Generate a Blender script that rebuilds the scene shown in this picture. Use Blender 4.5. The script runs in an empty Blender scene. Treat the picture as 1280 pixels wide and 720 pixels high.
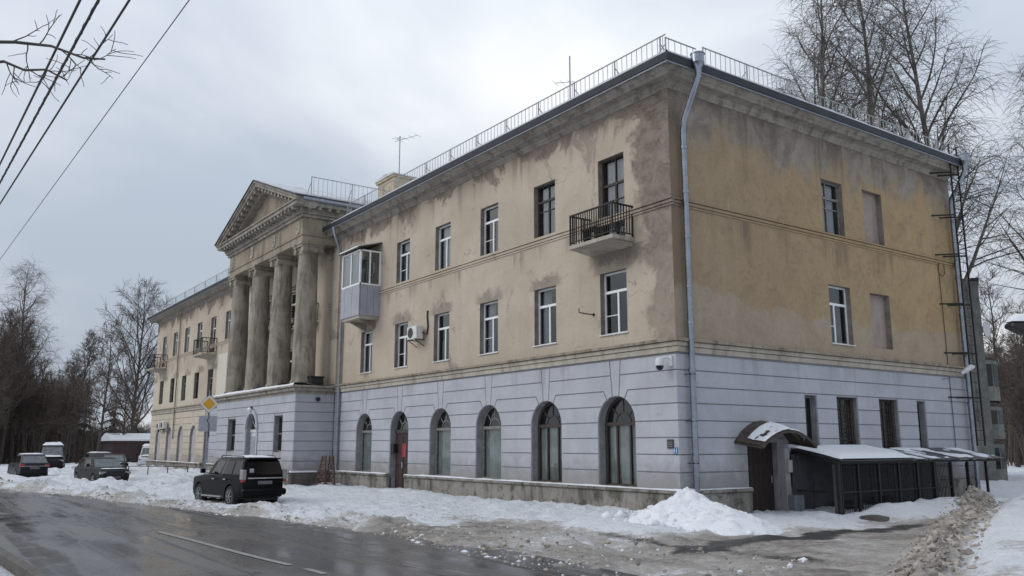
import bpy, bmesh, math, random
import numpy as np
from mathutils import Vector, Matrix, noise as mnoise

R = math.radians
scene = bpy.context.scene
col = scene.collection

# ------------------------------------------------------------------ camera
CAM = (16.1415, -16.8391, 1.90)
cd = bpy.data.cameras.new('camera')
cd.sensor_width = 36.0
cd.lens = 29.974
cd.clip_start = 0.1
cd.clip_end = 3000
cam = bpy.data.objects.new('camera', cd)
cam.location = CAM
cam.rotation_euler = (R(90 + 10.489), 0, R(54.727))
col.objects.link(cam)
scene.camera = cam

# ------------------------------------------------------------------ node helper
class NT:
    def __init__(s, tree):
        s.t = tree; s.n = tree.nodes; s.l = tree.links
    def node(s, typ, **kw):
        nd = s.n.new(typ)
        for k, v in kw.items():
            setattr(nd, k, v)
        return nd
    def put(s, sock, v):
        if hasattr(v, 'is_linked') or isinstance(v, bpy.types.NodeSocket):
            s.l.new(v, sock)
        elif v is not None:
            if hasattr(sock.default_value, '__len__') and not hasattr(v, '__len__'):
                v = (v,) * len(sock.default_value)
            if hasattr(v, '__len__') and len(sock.default_value) == 4 and len(v) == 3:
                v = (*v, 1)
            sock.default_value = v
    def math(s, op, a, b=None, c=None, clamp=False):
        nd = s.node('ShaderNodeMath', operation=op, use_clamp=clamp)
        for i, v in enumerate((a, b, c)):
            if v is not None: s.put(nd.inputs[i], v)
        return nd.outputs[0]
    def mix(s, f, a, b, blend='MIX'):
        nd = s.node('ShaderNodeMix', data_type='RGBA', blend_type=blend, clamp_factor=True)
        s.put(nd.inputs[0], f); s.put(nd.inputs[6], a); s.put(nd.inputs[7], b)
        return nd.outputs[2]
    def step(s, x, lo, hi, a=0., b=1.):
        nd = s.node('ShaderNodeMapRange', interpolation_type='SMOOTHSTEP', clamp=True)
        s.put(nd.inputs[0], x); s.put(nd.inputs[1], lo); s.put(nd.inputs[2], hi)
        s.put(nd.inputs[3], a); s.put(nd.inputs[4], b)
        return nd.outputs[0]
    def noise(s, vec, scale=1., detail=4., rough=.55, dist=0.):
        nd = s.node('ShaderNodeTexNoise')
        s.put(nd.inputs['Vector'], vec); s.put(nd.inputs['Scale'], scale)
        s.put(nd.inputs['Detail'], detail); s.put(nd.inputs['Roughness'], rough)
        s.put(nd.inputs['Distortion'], dist)
        return nd.outputs[0]
    def scale(s, vec, v, off=(0, 0, 0)):
        nd = s.node('ShaderNodeMapping')
        s.put(nd.inputs[0], vec); nd.inputs[1].default_value = off; nd.inputs[3].default_value = v
        return nd.outputs[0]
    def pos(s):
        return s.node('ShaderNodeNewGeometry').outputs['Position']
    def xyz(s, vec):
        nd = s.node('ShaderNodeSeparateXYZ'); s.put(nd.inputs[0], vec)
        return nd.outputs[0], nd.outputs[1], nd.outputs[2]
    def bump(s, h, strength=.3, dist=.02):
        nd = s.node('ShaderNodeBump'); s.put(nd.inputs['Height'], h)
        nd.inputs['Strength'].default_value = strength; nd.inputs['Distance'].default_value = dist
        return nd.outputs[0]
    def attr(s, name):
        return s.node('ShaderNodeAttribute', attribute_name=name)

# ------------------------------------------------------------------ world: overcast sky
SUN_EL, SUN_AZ = R(38), R(205)          # compass azimuth of the hidden sun (clockwise from +Y)
w = bpy.data.worlds.new('World'); scene.world = w; w.use_nodes = True
T = NT(w.node_tree); T.n.clear()
sky = T.node('ShaderNodeTexSky', sky_type='NISHITA', sun_disc=False)
sky.sun_elevation = SUN_EL; sky.sun_rotation = SUN_AZ
sky.air_density = 1.2; sky.dust_density = 3.0; sky.altitude = 50
d = T.node('ShaderNodeTexCoord').outputs['Generated']
dx, dy, dz = T.xyz(d)
zz = T.math('MAXIMUM', dz, 0.0)
den = T.math('ADD', zz, 0.22)
cx = T.math('DIVIDE', dx, den); cy = T.math('DIVIDE', dy, den)
cv = T.node('ShaderNodeCombineXYZ'); T.put(cv.inputs[0], cx); T.put(cv.inputs[1], cy); cv.inputs[2].default_value = 12.9
n1 = T.noise(cv.outputs[0], 0.9, 7, .52, .35)
n2 = T.noise(T.scale(cv.outputs[0], (.42, .42, .42), (1.3, 5.1, 0)), 1.0, 4, .5, .2)
cl = T.math('ADD', T.math('MULTIPLY', n1, .55), T.math('MULTIPLY', n2, .6))
thick = T.step(cl, .48, .82)
grey = T.mix(thick, (.41, .462, .545, 1), (.96, .96, .95, 1))
cie = T.math('MULTIPLY_ADD', zz, .80, .92)             # CIE overcast: zenith brighter than horizon
cieV = T.node('ShaderNodeCombineXYZ')
for i in range(3): T.put(cieV.inputs[i], cie)
clouds = T.mix(1.0, grey, cieV.outputs[0], 'MULTIPLY')
skys = T.mix(1.0, sky.outputs[0], (.07, .07, .07, 1), 'MULTIPLY')
fin = T.mix(.90, skys, clouds)
bg = T.node('ShaderNodeBackground'); T.put(bg.inputs[0], fin); bg.inputs[1].default_value = 1.0
wo = T.node('ShaderNodeOutputWorld'); T.l.new(bg.outputs[0], wo.inputs[0])

# ------------------------------------------------------------------ sun (veiled by cloud)
sl = bpy.data.lights.new('sun', 'SUN'); sl.energy = 0.9; sl.angle = R(35); sl.color = (1, .97, .92)
sun = bpy.data.objects.new('sun', sl); col.objects.link(sun)
sdir = Vector((math.sin(SUN_AZ) * math.cos(SUN_EL), math.cos(SUN_AZ) * math.cos(SUN_EL), math.sin(SUN_EL)))
sun.rotation_euler = sdir.to_track_quat('Z', 'Y').to_euler()
sun.location = (0, -30, 40)

vs = scene.view_settings
vs.view_transform = 'Standard'; vs.look = 'None'; vs.gamma = 1; vs.exposure = 0.20
vs.use_curve_mapping = False

# ------------------------------------------------------------------ materials
def lin(r, g, b):
    f = lambda c: (c / 255 / 12.92) if c / 255 <= .04045 else ((c / 255 + .055) / 1.055) ** 2.4
    return (f(r), f(g), f(b), 1)

M = {}
def newmat(name):
    m = bpy.data.materials.new(name); m.use_nodes = True
    t = NT(m.node_tree); t.n.clear()
    out = t.node('ShaderNodeOutputMaterial'); b = t.node('ShaderNodeBsdfPrincipled')
    t.l.new(b.outputs[0], out.inputs[0]); M[name] = m
    return t, b, out

def simple(name, c, rough=.6, metal=0., spec=.5, var=.15, scale=6., bump=.0, coat=0.):
    t, b, o = newmat(name)
    p = t.node('ShaderNodeTexCoord').outputs['Object']
    n = t.noise(p, scale, 5, .6)
    dark = tuple(x * (1 - var) for x in c[:3]) + (1,); lite = tuple(min(1, x * (1 + var)) for x in c[:3]) + (1,)
    t.put(b.inputs['Base Color'], t.mix(t.step(n, .3, .7), dark, lite))
    t.put(b.inputs['Roughness'], t.math('MULTIPLY_ADD', n, .2, rough - .1, clamp=True))
    b.inputs['Metallic'].default_value = metal; b.inputs['Specular IOR Level'].default_value = spec
    if coat: b.inputs['Coat Weight'].default_value = coat; b.inputs['Coat Roughness'].default_value = .05
    if bump: t.put(b.inputs['Normal'], t.bump(t.noise(p, scale * 8, 4, .6), bump, .01))
    return M[name]

def drips(t, p, z, levels, reach, sx=5.):
    """dirt runs hanging from ledges: narrow vertical streaks of uneven length"""
    n = t.noise(t.scale(p, (sx, sx, .12)), 1., 4, .6); n2 = t.noise(t.scale(p, (1.1, 1.1, .05), (4, 2, 0)), 1., 3, .5)
    out = None
    for zl, rc in levels:
        below = t.math('DIVIDE', t.math('SUBTRACT', zl, z), rc)
        ln = t.step(below, 0., 1., 1., 0.)
        gate = t.math('GREATER_THAN', below, 0.)
        k = t.math('MULTIPLY', t.math('MULTIPLY', t.step(t.math('ADD', n, t.math('MULTIPLY', ln, .18)), .56, .72), ln), gate)
        k = t.math('MULTIPLY', k, t.step(n2, .46, .64))
        out = k if out is None else t.math('MAXIMUM', out, k)
    return out
def mat_front():
    t, b, o = newmat('front_plaster')
    p = t.pos(); x, y, z = t.xyz(p)
    big = t.noise(p, .35, 5, .6); med = t.noise(p, 1.3, 7, .68, .8); fine = t.noise(p, 9, 5, .65); gr = t.noise(p, 34, 3, .6)
    streak = t.noise(t.scale(p, (2.2, 2.2, .28)), 1.0, 6, .62, .3)
    c = t.mix(t.step(big, .33, .67), (.436, .367, .289, 1), (.530, .458, .370, 1))
    c = t.mix(t.math('MULTIPLY', t.step(med, .50, .78), .35), c, (.360, .298, .236, 1))
    c = t.mix(t.math('MULTIPLY', t.step(t.noise(p, 2.6, 8, .75, 1.1), .54, .74), .30), c, (.285, .235, .188, 1))
    c = t.mix(t.math('MULTIPLY', t.step(streak, .54, .78), .28), c, (.285, .240, .195, 1))
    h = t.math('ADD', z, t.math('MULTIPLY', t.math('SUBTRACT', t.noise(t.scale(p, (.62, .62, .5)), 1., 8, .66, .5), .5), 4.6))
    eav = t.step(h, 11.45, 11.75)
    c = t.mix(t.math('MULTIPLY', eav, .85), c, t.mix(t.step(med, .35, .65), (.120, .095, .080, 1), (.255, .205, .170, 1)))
    cxx = t.math('ADD', x, t.math('MULTIPLY', t.math('SUBTRACT', t.noise(t.scale(p, (.8, .8, .6)), 1., 8, .68, .5), .5), 2.4))
    cor = t.math('MULTIPLY', t.step(t.math('ADD', cxx, t.step(z, 7.5, 9.5, 0., .45)), -1.15, -.8), t.step(z, 4.6, 9.5, .6, 1.))
    c = t.mix(t.math('MULTIPLY', cor, .88), c, t.mix(t.step(t.noise(p, 2.2, 7, .72, .6), .3, .7), (.095, .076, .063, 1), (.265, .215, .178, 1)))
    pa = t.noise(t.scale(p, (.5, .5, .42), (3.1, 0, 7.7)), 1., 8, .68, .6)
    c = t.mix(t.math('MULTIPLY', t.step(pa, .60, .635), .70), c, (.250, .203, .176, 1))
    c = t.mix(t.math('MULTIPLY', drips(t, p, z, ((8.47, 1.1), (11.95, 2.0)), 1, 3.2), .5), c, (.130, .104, .086, 1))
    far = t.math('MULTIPLY', t.step(t.math('ADD', x, t.math('MULTIPLY', med, 2.)), -45., -47., 0., 1.), t.step(t.math('ADD', z, med), 8.2, 7.4, 0., 1.))
    c = t.mix(t.math('MULTIPLY', far, .75), c, (.60, .545, .43, 1))
    ph_ = t.math('DIVIDE', t.math('ADD', x, 2.46), 3.325)
    fx_ = t.math('ABSOLUTE', t.math('SUBTRACT', ph_, t.math('ROUND', ph_)))
    nh_ = t.noise(p, 1.9, 7, .7, .5)
    wh = t.math('MULTIPLY', t.step(t.math('ADD', fx_, t.math('MULTIPLY', nh_, .25)), .42, .30), t.math('MULTIPLY', t.step(z, 6.95, 7.03), t.step(t.math('SUBTRACT', z, t.math('MULTIPLY', t.math('SUBTRACT', nh_, .5), 1.6)), 7.55, 7.25)))
    c = t.mix(t.math('MULTIPLY', wh, .62), c, (.185, .160, .140, 1))
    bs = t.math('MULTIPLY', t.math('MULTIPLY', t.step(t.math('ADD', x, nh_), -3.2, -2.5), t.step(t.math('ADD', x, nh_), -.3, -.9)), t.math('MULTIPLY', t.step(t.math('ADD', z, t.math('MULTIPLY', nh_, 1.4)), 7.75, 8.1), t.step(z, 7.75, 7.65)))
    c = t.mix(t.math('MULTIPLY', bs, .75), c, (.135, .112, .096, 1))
    wp = t.math('MULTIPLY', t.math('MULTIPLY', t.step(t.math('ADD', x, t.math('MULTIPLY', fine, .2)), -41.75, -41.6), t.step(x, -36.5, -36.8)), t.step(t.math('ADD', z, t.math('MULTIPLY', fine, .2)), 8.05, 7.95))
    c = t.mix(t.math('MULTIPLY', wp, .85), c, (.66, .62, .53, 1))
    # cracks
    vo = t.node('ShaderNodeTexVoronoi', feature='DISTANCE_TO_EDGE'); vo.inputs['Scale'].default_value = .55
    wv = t.node('ShaderNodeVectorMath', operation='ADD'); t.put(wv.inputs[0], p)
    nv = t.node('ShaderNodeTexNoise'); nv.inputs['Scale'].default_value = 2.2; nv.inputs['Detail'].default_value = 6; t.put(nv.inputs['Vector'], p)
    sv = t.node('ShaderNodeVectorMath', operation='SCALE'); t.put(sv.inputs[0], nv.outputs['Color']); sv.inputs[3].default_value = .9
    t.l.new(sv.outputs[0], wv.inputs[1]); t.l.new(wv.outputs[0], vo.inputs['Vector'])
    crk = t.math('MULTIPLY', t.step(vo.outputs['Distance'], .010, .0, 0., 1.), t.step(big, .54, .62))
    c = t.mix(t.math('MULTIPLY', crk, .32), c, (.12, .098, .08, 1))
    c = t.mix(t.math('MULTIPLY', t.step(fine, .50, .76), .20), c, (.255, .213, .170, 1))
    c = t.mix(t.math('MULTIPLY', gr, .16), c, (.18, .15, .12, 1))
    t.put(b.inputs['Base Color'], c); b.inputs['Roughness'].default_value = .92
    b.inputs['Specular IOR Level'].default_value = .2
    hh = t.math('ADD', t.math('MULTIPLY', fine, .6), t.math('ADD', t.math('MULTIPLY', med, 1.2), t.math('MULTIPLY', t.step(pa, .585, .61), -.6)))
    hh = t.math('ADD', hh, t.math('MULTIPLY', crk, -.6))
    t.put(b.inputs['Normal'], t.bump(hh, .65, .03))

def mat_side():
    t, b, o = newmat('side_plaster')
    p = t.pos(); x, y, z = t.xyz(p)
    big = t.noise(p, .3, 6, .62, .4); med = t.noise(p, 1.1, 8, .70, .8); fine = t.noise(p, 8, 5, .65); gr = t.noise(p, 30, 3, .6)
    streak = t.noise(t.scale(p, (1, 1.6, .22)), 1.0, 6, .65, .3)
    yel = t.step(t.math('ADD', y, t.math('MULTIPLY', t.math('ADD', big, med), 9.)), 6., 24.)
    c = t.mix(yel, (.340, .258, .172, 1), (.420, .298, .160, 1))
    c = t.mix(t.math('MULTIPLY', t.step(med, .42, .70), .60), c, (.255, .190, .118, 1))
    c = t.mix(t.math('MULTIPLY', t.step(t.noise(p, 2.3, 8, .75, 1.1), .48, .70), .50), c, (.200, .152, .106, 1))
    c = t.mix(t.math('MULTIPLY', t.step(t.noise(t.scale(p, (3.5, 3.5, .5), (2, 2, 2)), 1., 6, .7, .4), .60, .72), .5), c, (.50, .43, .32, 1))
    c = t.mix(t.math('MULTIPLY', t.step(streak, .50, .76), .40), c, (.44, .355, .235, 1))
    # grey damp cloud hanging from the cornice
    h = t.math('ADD', z, t.math('MULTIPLY', t.math('SUBTRACT', t.noise(t.scale(p, (.4, .42, .28), (0, 4.2, 0)), 1., 8, .68, .8), .5), 4.2))
    g = t.step(h, 10.3, 11.4)
    c = t.mix(t.math('MULTIPLY', g, .92), c, t.mix(t.step(med, .35, .65), (.175, .153, .135, 1), (.330, .300, .268, 1)))
    h2 = t.math('ADD', z, t.math('MULTIPLY', t.math('SUBTRACT', t.noise(t.scale(p, (.9, .9, .3), (0, 9.2, 2)), 1., 8, .68, .7), .5), 4.5))
    c = t.mix(t.math('MULTIPLY', t.step(h2, 11.6, 12.3), .72), c, (.135, .108, .090, 1))
    c = t.mix(t.math('MULTIPLY', t.step(t.math('ADD', y, t.math('MULTIPLY', med, 1.3)), 1.6, .6), .62), c, (.150, .115, .088, 1))
    # repainted lower band with a ragged top edge
    lo = t.math('ADD', z, t.math('MULTIPLY', t.math('SUBTRACT', t.noise(t.scale(p, (1, .8, .5), (0, 1.7, 0)), 1., 8, .74, .4), .5), 1.5))
    top = t.math('MULTIPLY_ADD', t.step(y, 1., 4.), -.35, 6.3)
    df = t.math('SUBTRACT', top, lo)
    c = t.mix(t.math('MULTIPLY', t.step(df, -.05, .14), .72), c, t.mix(t.step(med, .3, .7), (.40, .345, .275, 1), (.335, .280, .215, 1)))
    c = t.mix(t.math('MULTIPLY', drips(t, p, z, ((8.47, 1.8), (11.95, 3.0)), 1, 2.0), .6), c, (.135, .103, .078, 1))
    c = t.mix(t.math('MULTIPLY', t.step(fine, .48, .72), .30), c, (.195, .150, .102, 1))
    c = t.mix(t.math('MULTIPLY', gr, .16), c, (.15, .115, .08, 1))
    t.put(b.inputs['Base Color'], c); b.inputs['Roughness'].default_value = .92
    b.inputs['Specular IOR Level'].default_value = .2
    t.put(b.inputs['Normal'], t.bump(t.math('ADD', fine, t.math('MULTIPLY', med, 1.6)), .6, .03))

def mat_rust():
    t, b, o = newmat('grey_paint')
    p = t.pos(); x, y, z = t.xyz(p)
    n = t.noise(p, .8, 6, .65, .6); f = t.noise(p, 7, 6, .7); s = t.noise(t.scale(p, (2.4, 2.4, .2)), 1., 6, .65); bl = t.noise(p, .33, 4, .55, .3)
    c = t.mix(t.step(n, .30, .70), (.385, .393, .435, 1), (.450, .457, .495, 1))
    c = t.mix(t.math('MULTIPLY', t.step(bl, .52, .57), .35), c, (.375, .380, .405, 1))          # repainted areas, another batch
    c = t.mix(t.math('MULTIPLY', t.step(s, .50, .78), .28), c, (.31, .313, .335, 1))
    xx = t.math('ADD', x, t.math('MULTIPLY', t.math('SUBTRACT', n, .5), 1.5))
    c = t.mix(t.step(xx, -43.2, -44.0), c, t.mix(t.step(n, .4, .6), (.50, .45, .35, 1), (.55, .48, .39, 1)))
    # grime splashed up from the ledge, runs below the band
    gz = t.math('ADD', z, t.math('MULTIPLY', t.math('SUBTRACT', t.noise(p, 1.7, 8, .72, .5), .5), -1.6))
    c = t.mix(t.math('MULTIPLY', t.step(gz, 1.75, .75), .72), c, (.215, .203, .190, 1))
    c = t.mix(t.math('MULTIPLY', drips(t, p, z, ((4.42, 1.3),), 1, 3.), .35), c, (.20, .195, .195, 1))
    ch = t.step(t.noise(p, 3.3, 8, .75, 1.2), .655, .675)                                        # chips down to the render
    c = t.mix(t.math('MULTIPLY', ch, .7), c, (.27, .25, .225, 1))
    c = t.mix(t.math('MULTIPLY', t.step(f, .52, .78), .28), c, (.26, .26, .275, 1))
    t.put(b.inputs['Base Color'], c); b.inputs['Roughness'].default_value = .85
    b.inputs['Specular IOR Level'].default_value = .25
    t.put(b.inputs['Normal'], t.bump(t.math('ADD', t.math('ADD', f, n), t.math('MULTIPLY', ch, -1.)), .4, .02))

def mat_groove():
    t, b, o = newmat('groove_grey')
    p = t.pos(); n = t.noise(p, 3, 5, .6)
    t.put(b.inputs['Base Color'], t.mix(n, (.25, .25, .275, 1), (.38, .38, .41, 1))); b.inputs['Roughness'].default_value = .9

def mat_concrete(name, c0, c1, dark, moss=0.):
    t, b, o = newmat(name)
    p = t.pos(); n = t.noise(p, 1.2, 6, .65, .5); f = t.noise(p, 12, 5, .65); s = t.noise(t.scale(p, (3, 3, .5)), 1., 6, .65, .4)
    c = t.mix(t.step(n, .35, .65), c0, c1)
    c = t.mix(t.math('MULTIPLY', t.step(s, .46, .68), .75), c, dark)
    if moss: c = t.mix(t.math('MULTIPLY', t.step(t.noise(p, 2.3, 6, .7), .52, .62), moss), c, (.055, .058, .032, 1))
    c = t.mix(t.math('MULTIPLY', t.step(f, .5, .75), .3), c, dark)
    t.put(b.inputs['Base Color'], c); b.inputs['Roughness'].default_value = .93
    b.inputs['Specular IOR Level'].default_value = .2
    t.put(b.inputs['Normal'], t.bump(t.math('ADD', f, t.math('MULTIPLY', n, 2.)), .6, .03))

def mat_snow(name='snow', dirty=.0):
    t, b, o = newmat(name)
    p = t.pos(); n = t.noise(p, 2.2, 6, .6); f = t.noise(p, 22, 5, .65)
    c = t.mix(n, (.66, .68, .72, 1), (.78, .80, .825, 1))
    if dirty: c = t.mix(t.math('MULTIPLY', t.step(t.noise(p, 5, 6, .7), .5, .68), dirty), c, (.30, .26, .21, 1))
    t.put(b.inputs['Base Color'], c); b.inputs['Roughness'].default_value = .75
    b.inputs['Specular IOR Level'].default_value = .25
    t.put(b.inputs['Normal'], t.bump(t.math('ADD', f, t.math('MULTIPLY', n, 2.5)), .45, .03))

def mat_ground():
    # vertex masks: R = clean snow, G = bare wet asphalt, B = brown slush
    t, b, o = newmat('ground_cover')
    p = t.pos(); a = t.attr('cover').outputs['Color']
    sp = t.node('ShaderNodeSeparateColor'); t.put(sp.inputs[0], a)
    sn, asp, sl_ = sp.outputs[0], sp.outputs[1], sp.outputs[2]
    n = t.noise(p, 1.6, 7, .65, .4); f = t.noise(p, 14, 6, .68); m = t.noise(p, 5, 6, .68, .4)
    mp = t.node('ShaderNodeMapping', vector_type='TEXTURE'); t.put(mp.inputs[0], p); mp.inputs[2].default_value = (0, 0, R(48)); mp.inputs[3].default_value = (4.2, .75, 1)
    tr = t.noise(mp.outputs[0], 1.5, 8, .70, .5)
    brown = t.mix(t.step(t.math('ADD', t.math('MULTIPLY', m, .45), t.math('MULTIPLY', tr, .55)), .36, .64), (.105, .088, .074, 1), (.43, .40, .365, 1))
    grey_ = t.mix(n, (.36, .34, .32, 1), (.54, .53, .52, 1))
    white = t.mix(n, (.60, .62, .66, 1), (.74, .755, .785, 1))
    asph = t.mix(m, (.030, .029, .029, 1), (.075, .070, .066, 1))
    # clods and grit: thresholds move with the masks
    dirt = t.math('ADD', t.math('ADD', t.math('MULTIPLY', m, .6), t.math('MULTIPLY', tr, .4)), t.math('MULTIPLY', t.math('SUBTRACT', sl_, .5), .62))
    c = t.mix(t.step(dirt, .46, .62), white, grey_)
    c = t.mix(t.step(dirt, .57, .78), c, brown)
    am = t.math('ADD', t.math('MULTIPLY', tr, .6), t.math('ADD', t.math('MULTIPLY', f, .25), t.math('MULTIPLY', t.math('SUBTRACT', asp, .5), 1.0)))
    am = t.step(am, .45, .60)
    c = t.mix(am, c, asph)
    spk = t.math('MULTIPLY', t.step(f, .60, .68), t.step(sl_, .12, .5))
    c = t.mix(t.math('MULTIPLY', spk, .7), c, (.09, .075, .06, 1))
    t.put(b.inputs['Base Color'], c)
    t.put(b.inputs['Roughness'], t.mix(am, (.8, .8, .8, 1), (.38, .38, .38, 1)))
    b.inputs['Specular IOR Level'].default_value = .3
    hh = t.math('ADD', t.math('ADD', t.math('MULTIPLY', f, .8), t.math('MULTIPLY', tr, 1.2)), t.math('MULTIPLY', m, 1.8))
    t.put(b.inputs['Normal'], t.bump(hh, .85, .06))

def mat_road():
    t, b, o = newmat('wet_asphalt')
    p = t.pos(); x, y, z = t.xyz(p)
    q = t.scale(p, (.16, 1.0, 1.), (0, .0, 0)); wet = t.noise(q, 1.1, 6, .6, .35)
    f = t.noise(p, 30, 4, .7); n = t.noise(p, .7, 6, .62, .5)
    lanes = t.noise(t.scale(p, (.05, 1.3, 1.), (2.0, .4, 0)), 1.0, 5, .6, .25)
    c = t.mix(n, (.050, .048, .047, 1), (.085, .080, .076, 1))
    c = t.mix(t.math('MULTIPLY', t.step(wet, .5, .62), .6), c, (.115, .105, .097, 1))      # drying film of grit
    dk = t.math('MULTIPLY', t.step(lanes, .53, .62), t.step(n, .32, .52))
    c = t.mix(t.math('MULTIPLY', dk, .85), c, (.022, .021, .020, 1))
    sl_ = t.math('MULTIPLY', t.step(t.noise(p, 1.9, 7, .7, .6), .60, .70), t.step(t.noise(p, .21, 3, .5), .48, .6))
    c = t.mix(t.math('MULTIPLY', sl_, .55), c, (.30, .28, .26, 1))
    c = t.mix(t.math('MULTIPLY', f, .25), c, (.13, .125, .12, 1))
    vo = t.node('ShaderNodeTexVoronoi', feature='DISTANCE_TO_EDGE'); vo.inputs['Scale'].default_value = .45
    nv = t.node('ShaderNodeTexNoise'); nv.inputs['Scale'].default_value = 1.6; nv.inputs['Detail'].default_value = 6; t.put(nv.inputs['Vector'], p)
    wv = t.node('ShaderNodeVectorMath', operation='MULTIPLY_ADD'); t.l.new(nv.outputs['Color'], wv.inputs[0]); wv.inputs[1].default_value = (1.1, 1.1, 0); t.put(wv.inputs[2], p)
    t.l.new(wv.outputs[0], vo.inputs['Vector'])
    crk = t.math('MULTIPLY', t.step(vo.outputs['Distance'], .016, .002, 0., 1.), t.step(n, .48, .54))
    c = t.mix(t.math('MULTIPLY', crk, .8), c, (.016, .015, .015, 1))
    t.put(b.inputs['Base Color'], c)
    r = t.step(t.math('ADD', t.math('MULTIPLY', wet, .7), t.math('MULTIPLY', n, .3)), .38, .62, .13, .40)
    r = t.math('ADD', r, t.math('MULTIPLY', dk, .3))
    t.put(b.inputs['Roughness'], r)
    b.inputs['Specular IOR Level'].default_value = .5
    t.put(b.inputs['Normal'], t.bump(t.math('ADD', t.math('MULTIPLY', f, t.step(wet, .4, .6)), t.math('MULTIPLY', n, 2.)), .22, .012))

def mat_glass(name, tint=(.55, .6, .62), rough=.02, boost=1.0):
    t, b, o = newmat(name); t.n.remove(b)
    fr = t.node('ShaderNodeFresnel'); fr.inputs[0].default_value = 1.52
    tr = t.node('ShaderNodeBsdfTransparent'); tr.inputs[0].default_value = (*tint, 1)
    gl = t.node('ShaderNodeBsdfGlossy'); gl.inputs[0].default_value = (.9, .93, .95, 1); gl.inputs[1].default_value = rough
    n = t.bump(t.noise(t.pos(), 1.1, 2, .5), .06, .05); t.put(gl.inputs['Normal'], n)
    mx = t.node('ShaderNodeMixShader')
    t.put(mx.inputs[0], t.math('MULTIPLY_ADD', fr.outputs[0], boost, .05, clamp=True))
    t.l.new(tr.outputs[0], mx.inputs[1]); t.l.new(gl.outputs[0], mx.inputs[2]); t.l.new(mx.outputs[0], o.inputs[0])

mat_front(); mat_side(); mat_rust(); mat_groove()
mat_concrete('plinth_concrete', (.215, .20, .18, 1), (.30, .285, .26, 1), (.060, .055, .046, 1), .65)
mat_concrete('cornice_stucco', (.29, .265, .225, 1), (.37, .34, .295, 1), (.13, .113, .095, 1))
mat_concrete('column_stucco', (.255, .220, .178, 1), (.365, .322, .268, 1), (.105, .090, .073, 1))
mat_concrete('band_cream', (.38, .345, .295, 1), (.455, .418, .36, 1), (.26, .215, .165, 1))
mat_concrete('blank_infill', (.30, .24, .21, 1), (.36, .295, .265, 1), (.22, .175, .15, 1))
mat_concrete('belt_stucco', (.27, .23, .18, 1), (.34, .295, .235, 1), (.12, .098, .08, 1))
mat_concrete('far_concrete', (.20, .20, .185, 1), (.29, .29, .27, 1), (.10, .105, .095, 1))
mat_concrete('entab_tan', (.285, .240, .182, 1), (.355, .302, .235, 1), (.150, .125, .098, 1))
mat_concrete('relief_stone', (.42, .39, .33, 1), (.50, .47, .41, 1), (.24, .21, .17, 1))
mat_concrete('plinth_dark', (.085, .075, .068, 1), (.13, .12, .11, 1), (.04, .036, .032, 1))
mat_snow(); mat_snow('dirty_snow', .5); mat_snow('pile_snow', .38); mat_ground(); mat_road()
mat_glass('clear_glass', (.86, .9, .9), .03, .8); mat_glass('window_glass', (.62, .66, .68), .015, 1.15); mat_glass('dim_glass', (.34, .37, .38), .05, 1.1)
simple('white_pvc', (.78, .79, .80, 1), .4, var=.05)
simple('old_wood', (.045, .036, .030, 1), .7, var=.3, scale=9)
simple('grey_wood', (.20, .19, .18, 1), .8, var=.3, scale=9)
simple('reveal_grey', (.25, .25, .26, 1), .85, var=.2, scale=3)
simple('reveal_tan', (.21, .185, .155, 1), .9, var=.25, scale=3)
simple('curtain', (.62, .62, .63, 1), .9, var=.08)
simple('curtain_beige', (.50, .44, .34, 1), .9, var=.15)
simple('curtain_blue', (.36, .41, .48, 1), .9, var=.15)
simple('interior', (.045, .045, .048, 1), .9, var=.3, scale=.7)
simple('galvanised', (.27, .295, .34, 1), .27, metal=.95, var=.12, scale=4)
simple('dull_pipe', (.26, .275, .31, 1), .5, metal=.5, var=.15, scale=3)
simple('roof_metal', (.030, .036, .043, 1), .55, spec=.3, var=.25, scale=2)
simple('black_iron', (.022, .021, .021, 1), .6, metal=.4, var=.3, scale=8)
simple('grey_iron', (.27, .275, .28, 1), .6, metal=.3, var=.2, scale=8)
simple('rust_iron', (.085, .040, .032, 1), .85, var=.45, scale=9)
simple('brown_metal', (.060, .046, .036, 1), .7, var=.35, scale=5)
simple('door_brown', (.020, .012, .009, 1), .65, var=.35, scale=5)
simple('door_maroon', (.030, .013, .012, 1), .6, var=.3, scale=5)
simple('door_blue', (.16, .21, .28, 1), .65, var=.25, scale=3)
simple('paper_red', (.27, .030, .034, 1), .7)
simple('panel_grey', (.315, .325, .36, 1), .6, var=.08, scale=2)
simple('white_paint', (.62, .63, .64, 1), .5, var=.1)
simple('ac_white', (.62, .61, .57, 1), .5, var=.1)
simple('dark_grille', (.035, .035, .036, 1), .6)
simple('black_plastic', (.012, .012, .013, 1), .45, var=.2)
simple('sign_yellow', (.62, .33, .020, 1), .45, var=.06)
simple('sign_white', (.66, .67, .68, 1), .45, var=.06)
simple('sign_back', (.33, .35, .38, 1), .5, var=.12)
simple('plate_blue', (.045, .14, .42, 1), .5, var=.1)
simple('plate_dark', (.035, .035, .037, 1), .5, var=.2)
simple('frost_glass', (.13, .145, .15, 1), .35, var=.3, scale=5)
simple('plate_dim', (.11, .11, .115, 1), .5, var=.2, scale=20)
simple('canopy_shade', (.055, .056, .068, 1), .75, var=.3, scale=2.5)  # dark colour standing in for the shade under the lean-to roof
simple('thin_snow', (.50, .515, .54, 1), .8, var=.3, scale=1.5)
simple('birch_bark', (.13, .118, .108, 1), .9, var=.5, scale=1.5)
simple('dark_bark', (.070, .059, .052, 1), .9, var=.35, scale=2)
simple('twig', (.088, .073, .064, 1), .9, var=.3)
simple('twig_brown', (.105, .080, .066, 1), .9, var=.3)
simple('conifer', (.022, .030, .020, 1), .9, var=.4)
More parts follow.
